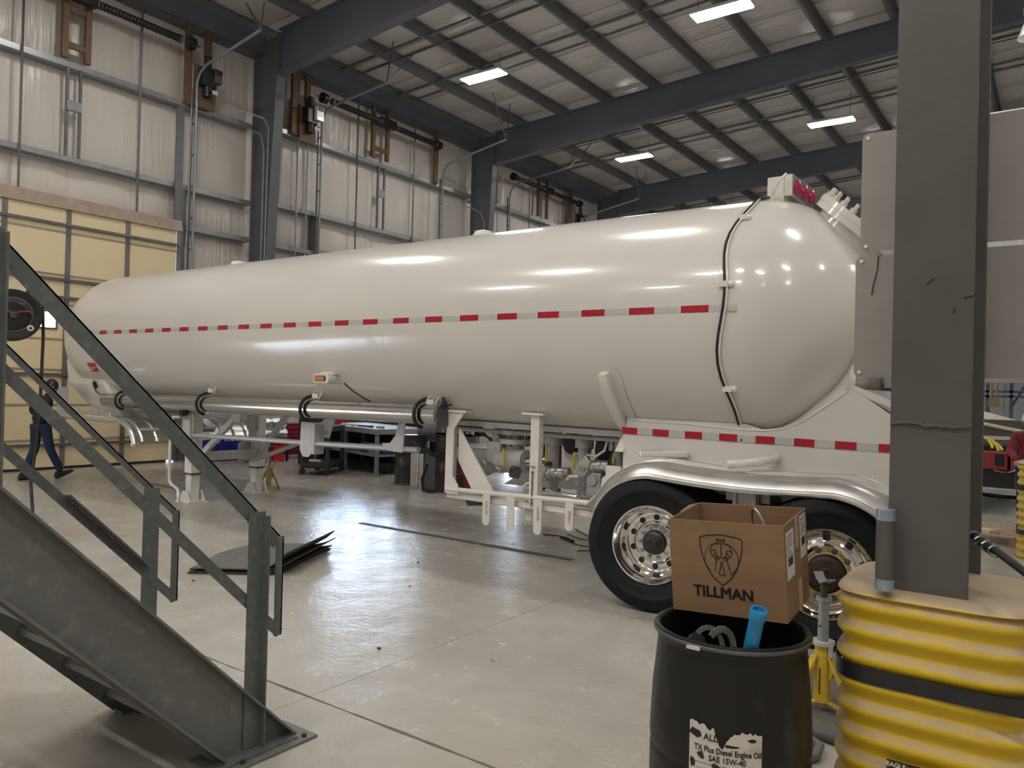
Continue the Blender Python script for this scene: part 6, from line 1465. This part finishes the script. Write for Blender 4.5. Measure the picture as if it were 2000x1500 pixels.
b = MB(); b.mm((-1.02, 15.0, 1.64), (-.86, 15.08, 1.76)); b.tube([(-.98, 15.04, 1.76), (-.98, 15.04, 4.2)], .02, 6); b.tube([(-.90, 15.04, 1.76), (-.90, 15.04, 4.2)], .02, 6); b.mm((-1.0, 15.0, 1.76), (-.88, 15.06, 1.80)); tag(part('hoist_pendant', b, pm('brown_gold_metal', (.28, .20, .10), .4, .5)), 'brown and gold hanging box on two rods above the cream hood', 'pendant')
b = MB()
for x in (-2.2, -1.75, -1.2, -.5): b.mm((x, 24.9, 0), (x+.08, 25.1, 2.6))
for z in (1.85, 1.98, 2.25): b.mm((-2.4, 24.9, z), (1.0, 25.0, z+.06))
b.bar((-1.2, 25, 1.5), (-.8, 25, 2.3), .06, .06)
tag(part('storage_rack', b, pm('dark_blue_rack', (.05, .065, .11), .5)), 'dark blue steel rack far at the right, under the white vehicle body', 'rack')
b = MB(); b.mm((-1.45, 24.7, 2.31), (-.9, 25.2, 2.5)); tag(part('red_crate', b, M['redp']), 'dull red crate on the far blue rack', 'crate')
# pallet with its boards
t = thing('wooden_pallet', 'weathered wooden pallet on the floor behind the foreground column, right', 'pallet', (-1.0, 11.3, 0))
for k in range(6):
    b = MB(); y = 10.85+.19*k; b.mm((-1.7, y, .10), (-.40, y+.13, .122)); part('deck_board', b, M['plywood'], t, True)
for x in (-1.65, -1.0, -.5):
    b = MB(); b.mm((x, 10.86, .02), (x+.09, 11.93, .10)); part('stringer', b, M['plywood'], t, True)
for y in (10.86, 11.8):
    b = MB(); b.mm((-1.7, y, 0), (-.40, y+.1, .02)); part('bottom_board', b, M['plywood'], t, True)
b = MB(); b.prism([(-.88, 10.98), (-.70, 10.90), (-.60, 11.05), (-.76, 11.12)], .123, .165, 'xy'); tag(part('wood_block', b, M['cream']), 'pale wood block lying on the pallet', 'block')
b = MB(); b.prism([(-1.0, 12.3), (-.55, 12.2), (-.5, 12.5), (-.9, 12.6)], 0.001, .02, 'xy'); tag(part('plank', b, M['plywood']), 'flat brown board on the floor behind the pallet', 'board')
b = MB(); b.tube([(-1.2, 16.5, .03), (-.8, 16.2, .04), (-.45, 16.1, .06)], .035, 8); tag(part('dark_hose', b, M['rubber']), 'dark hose on the floor in front of the red truck', 'hose')
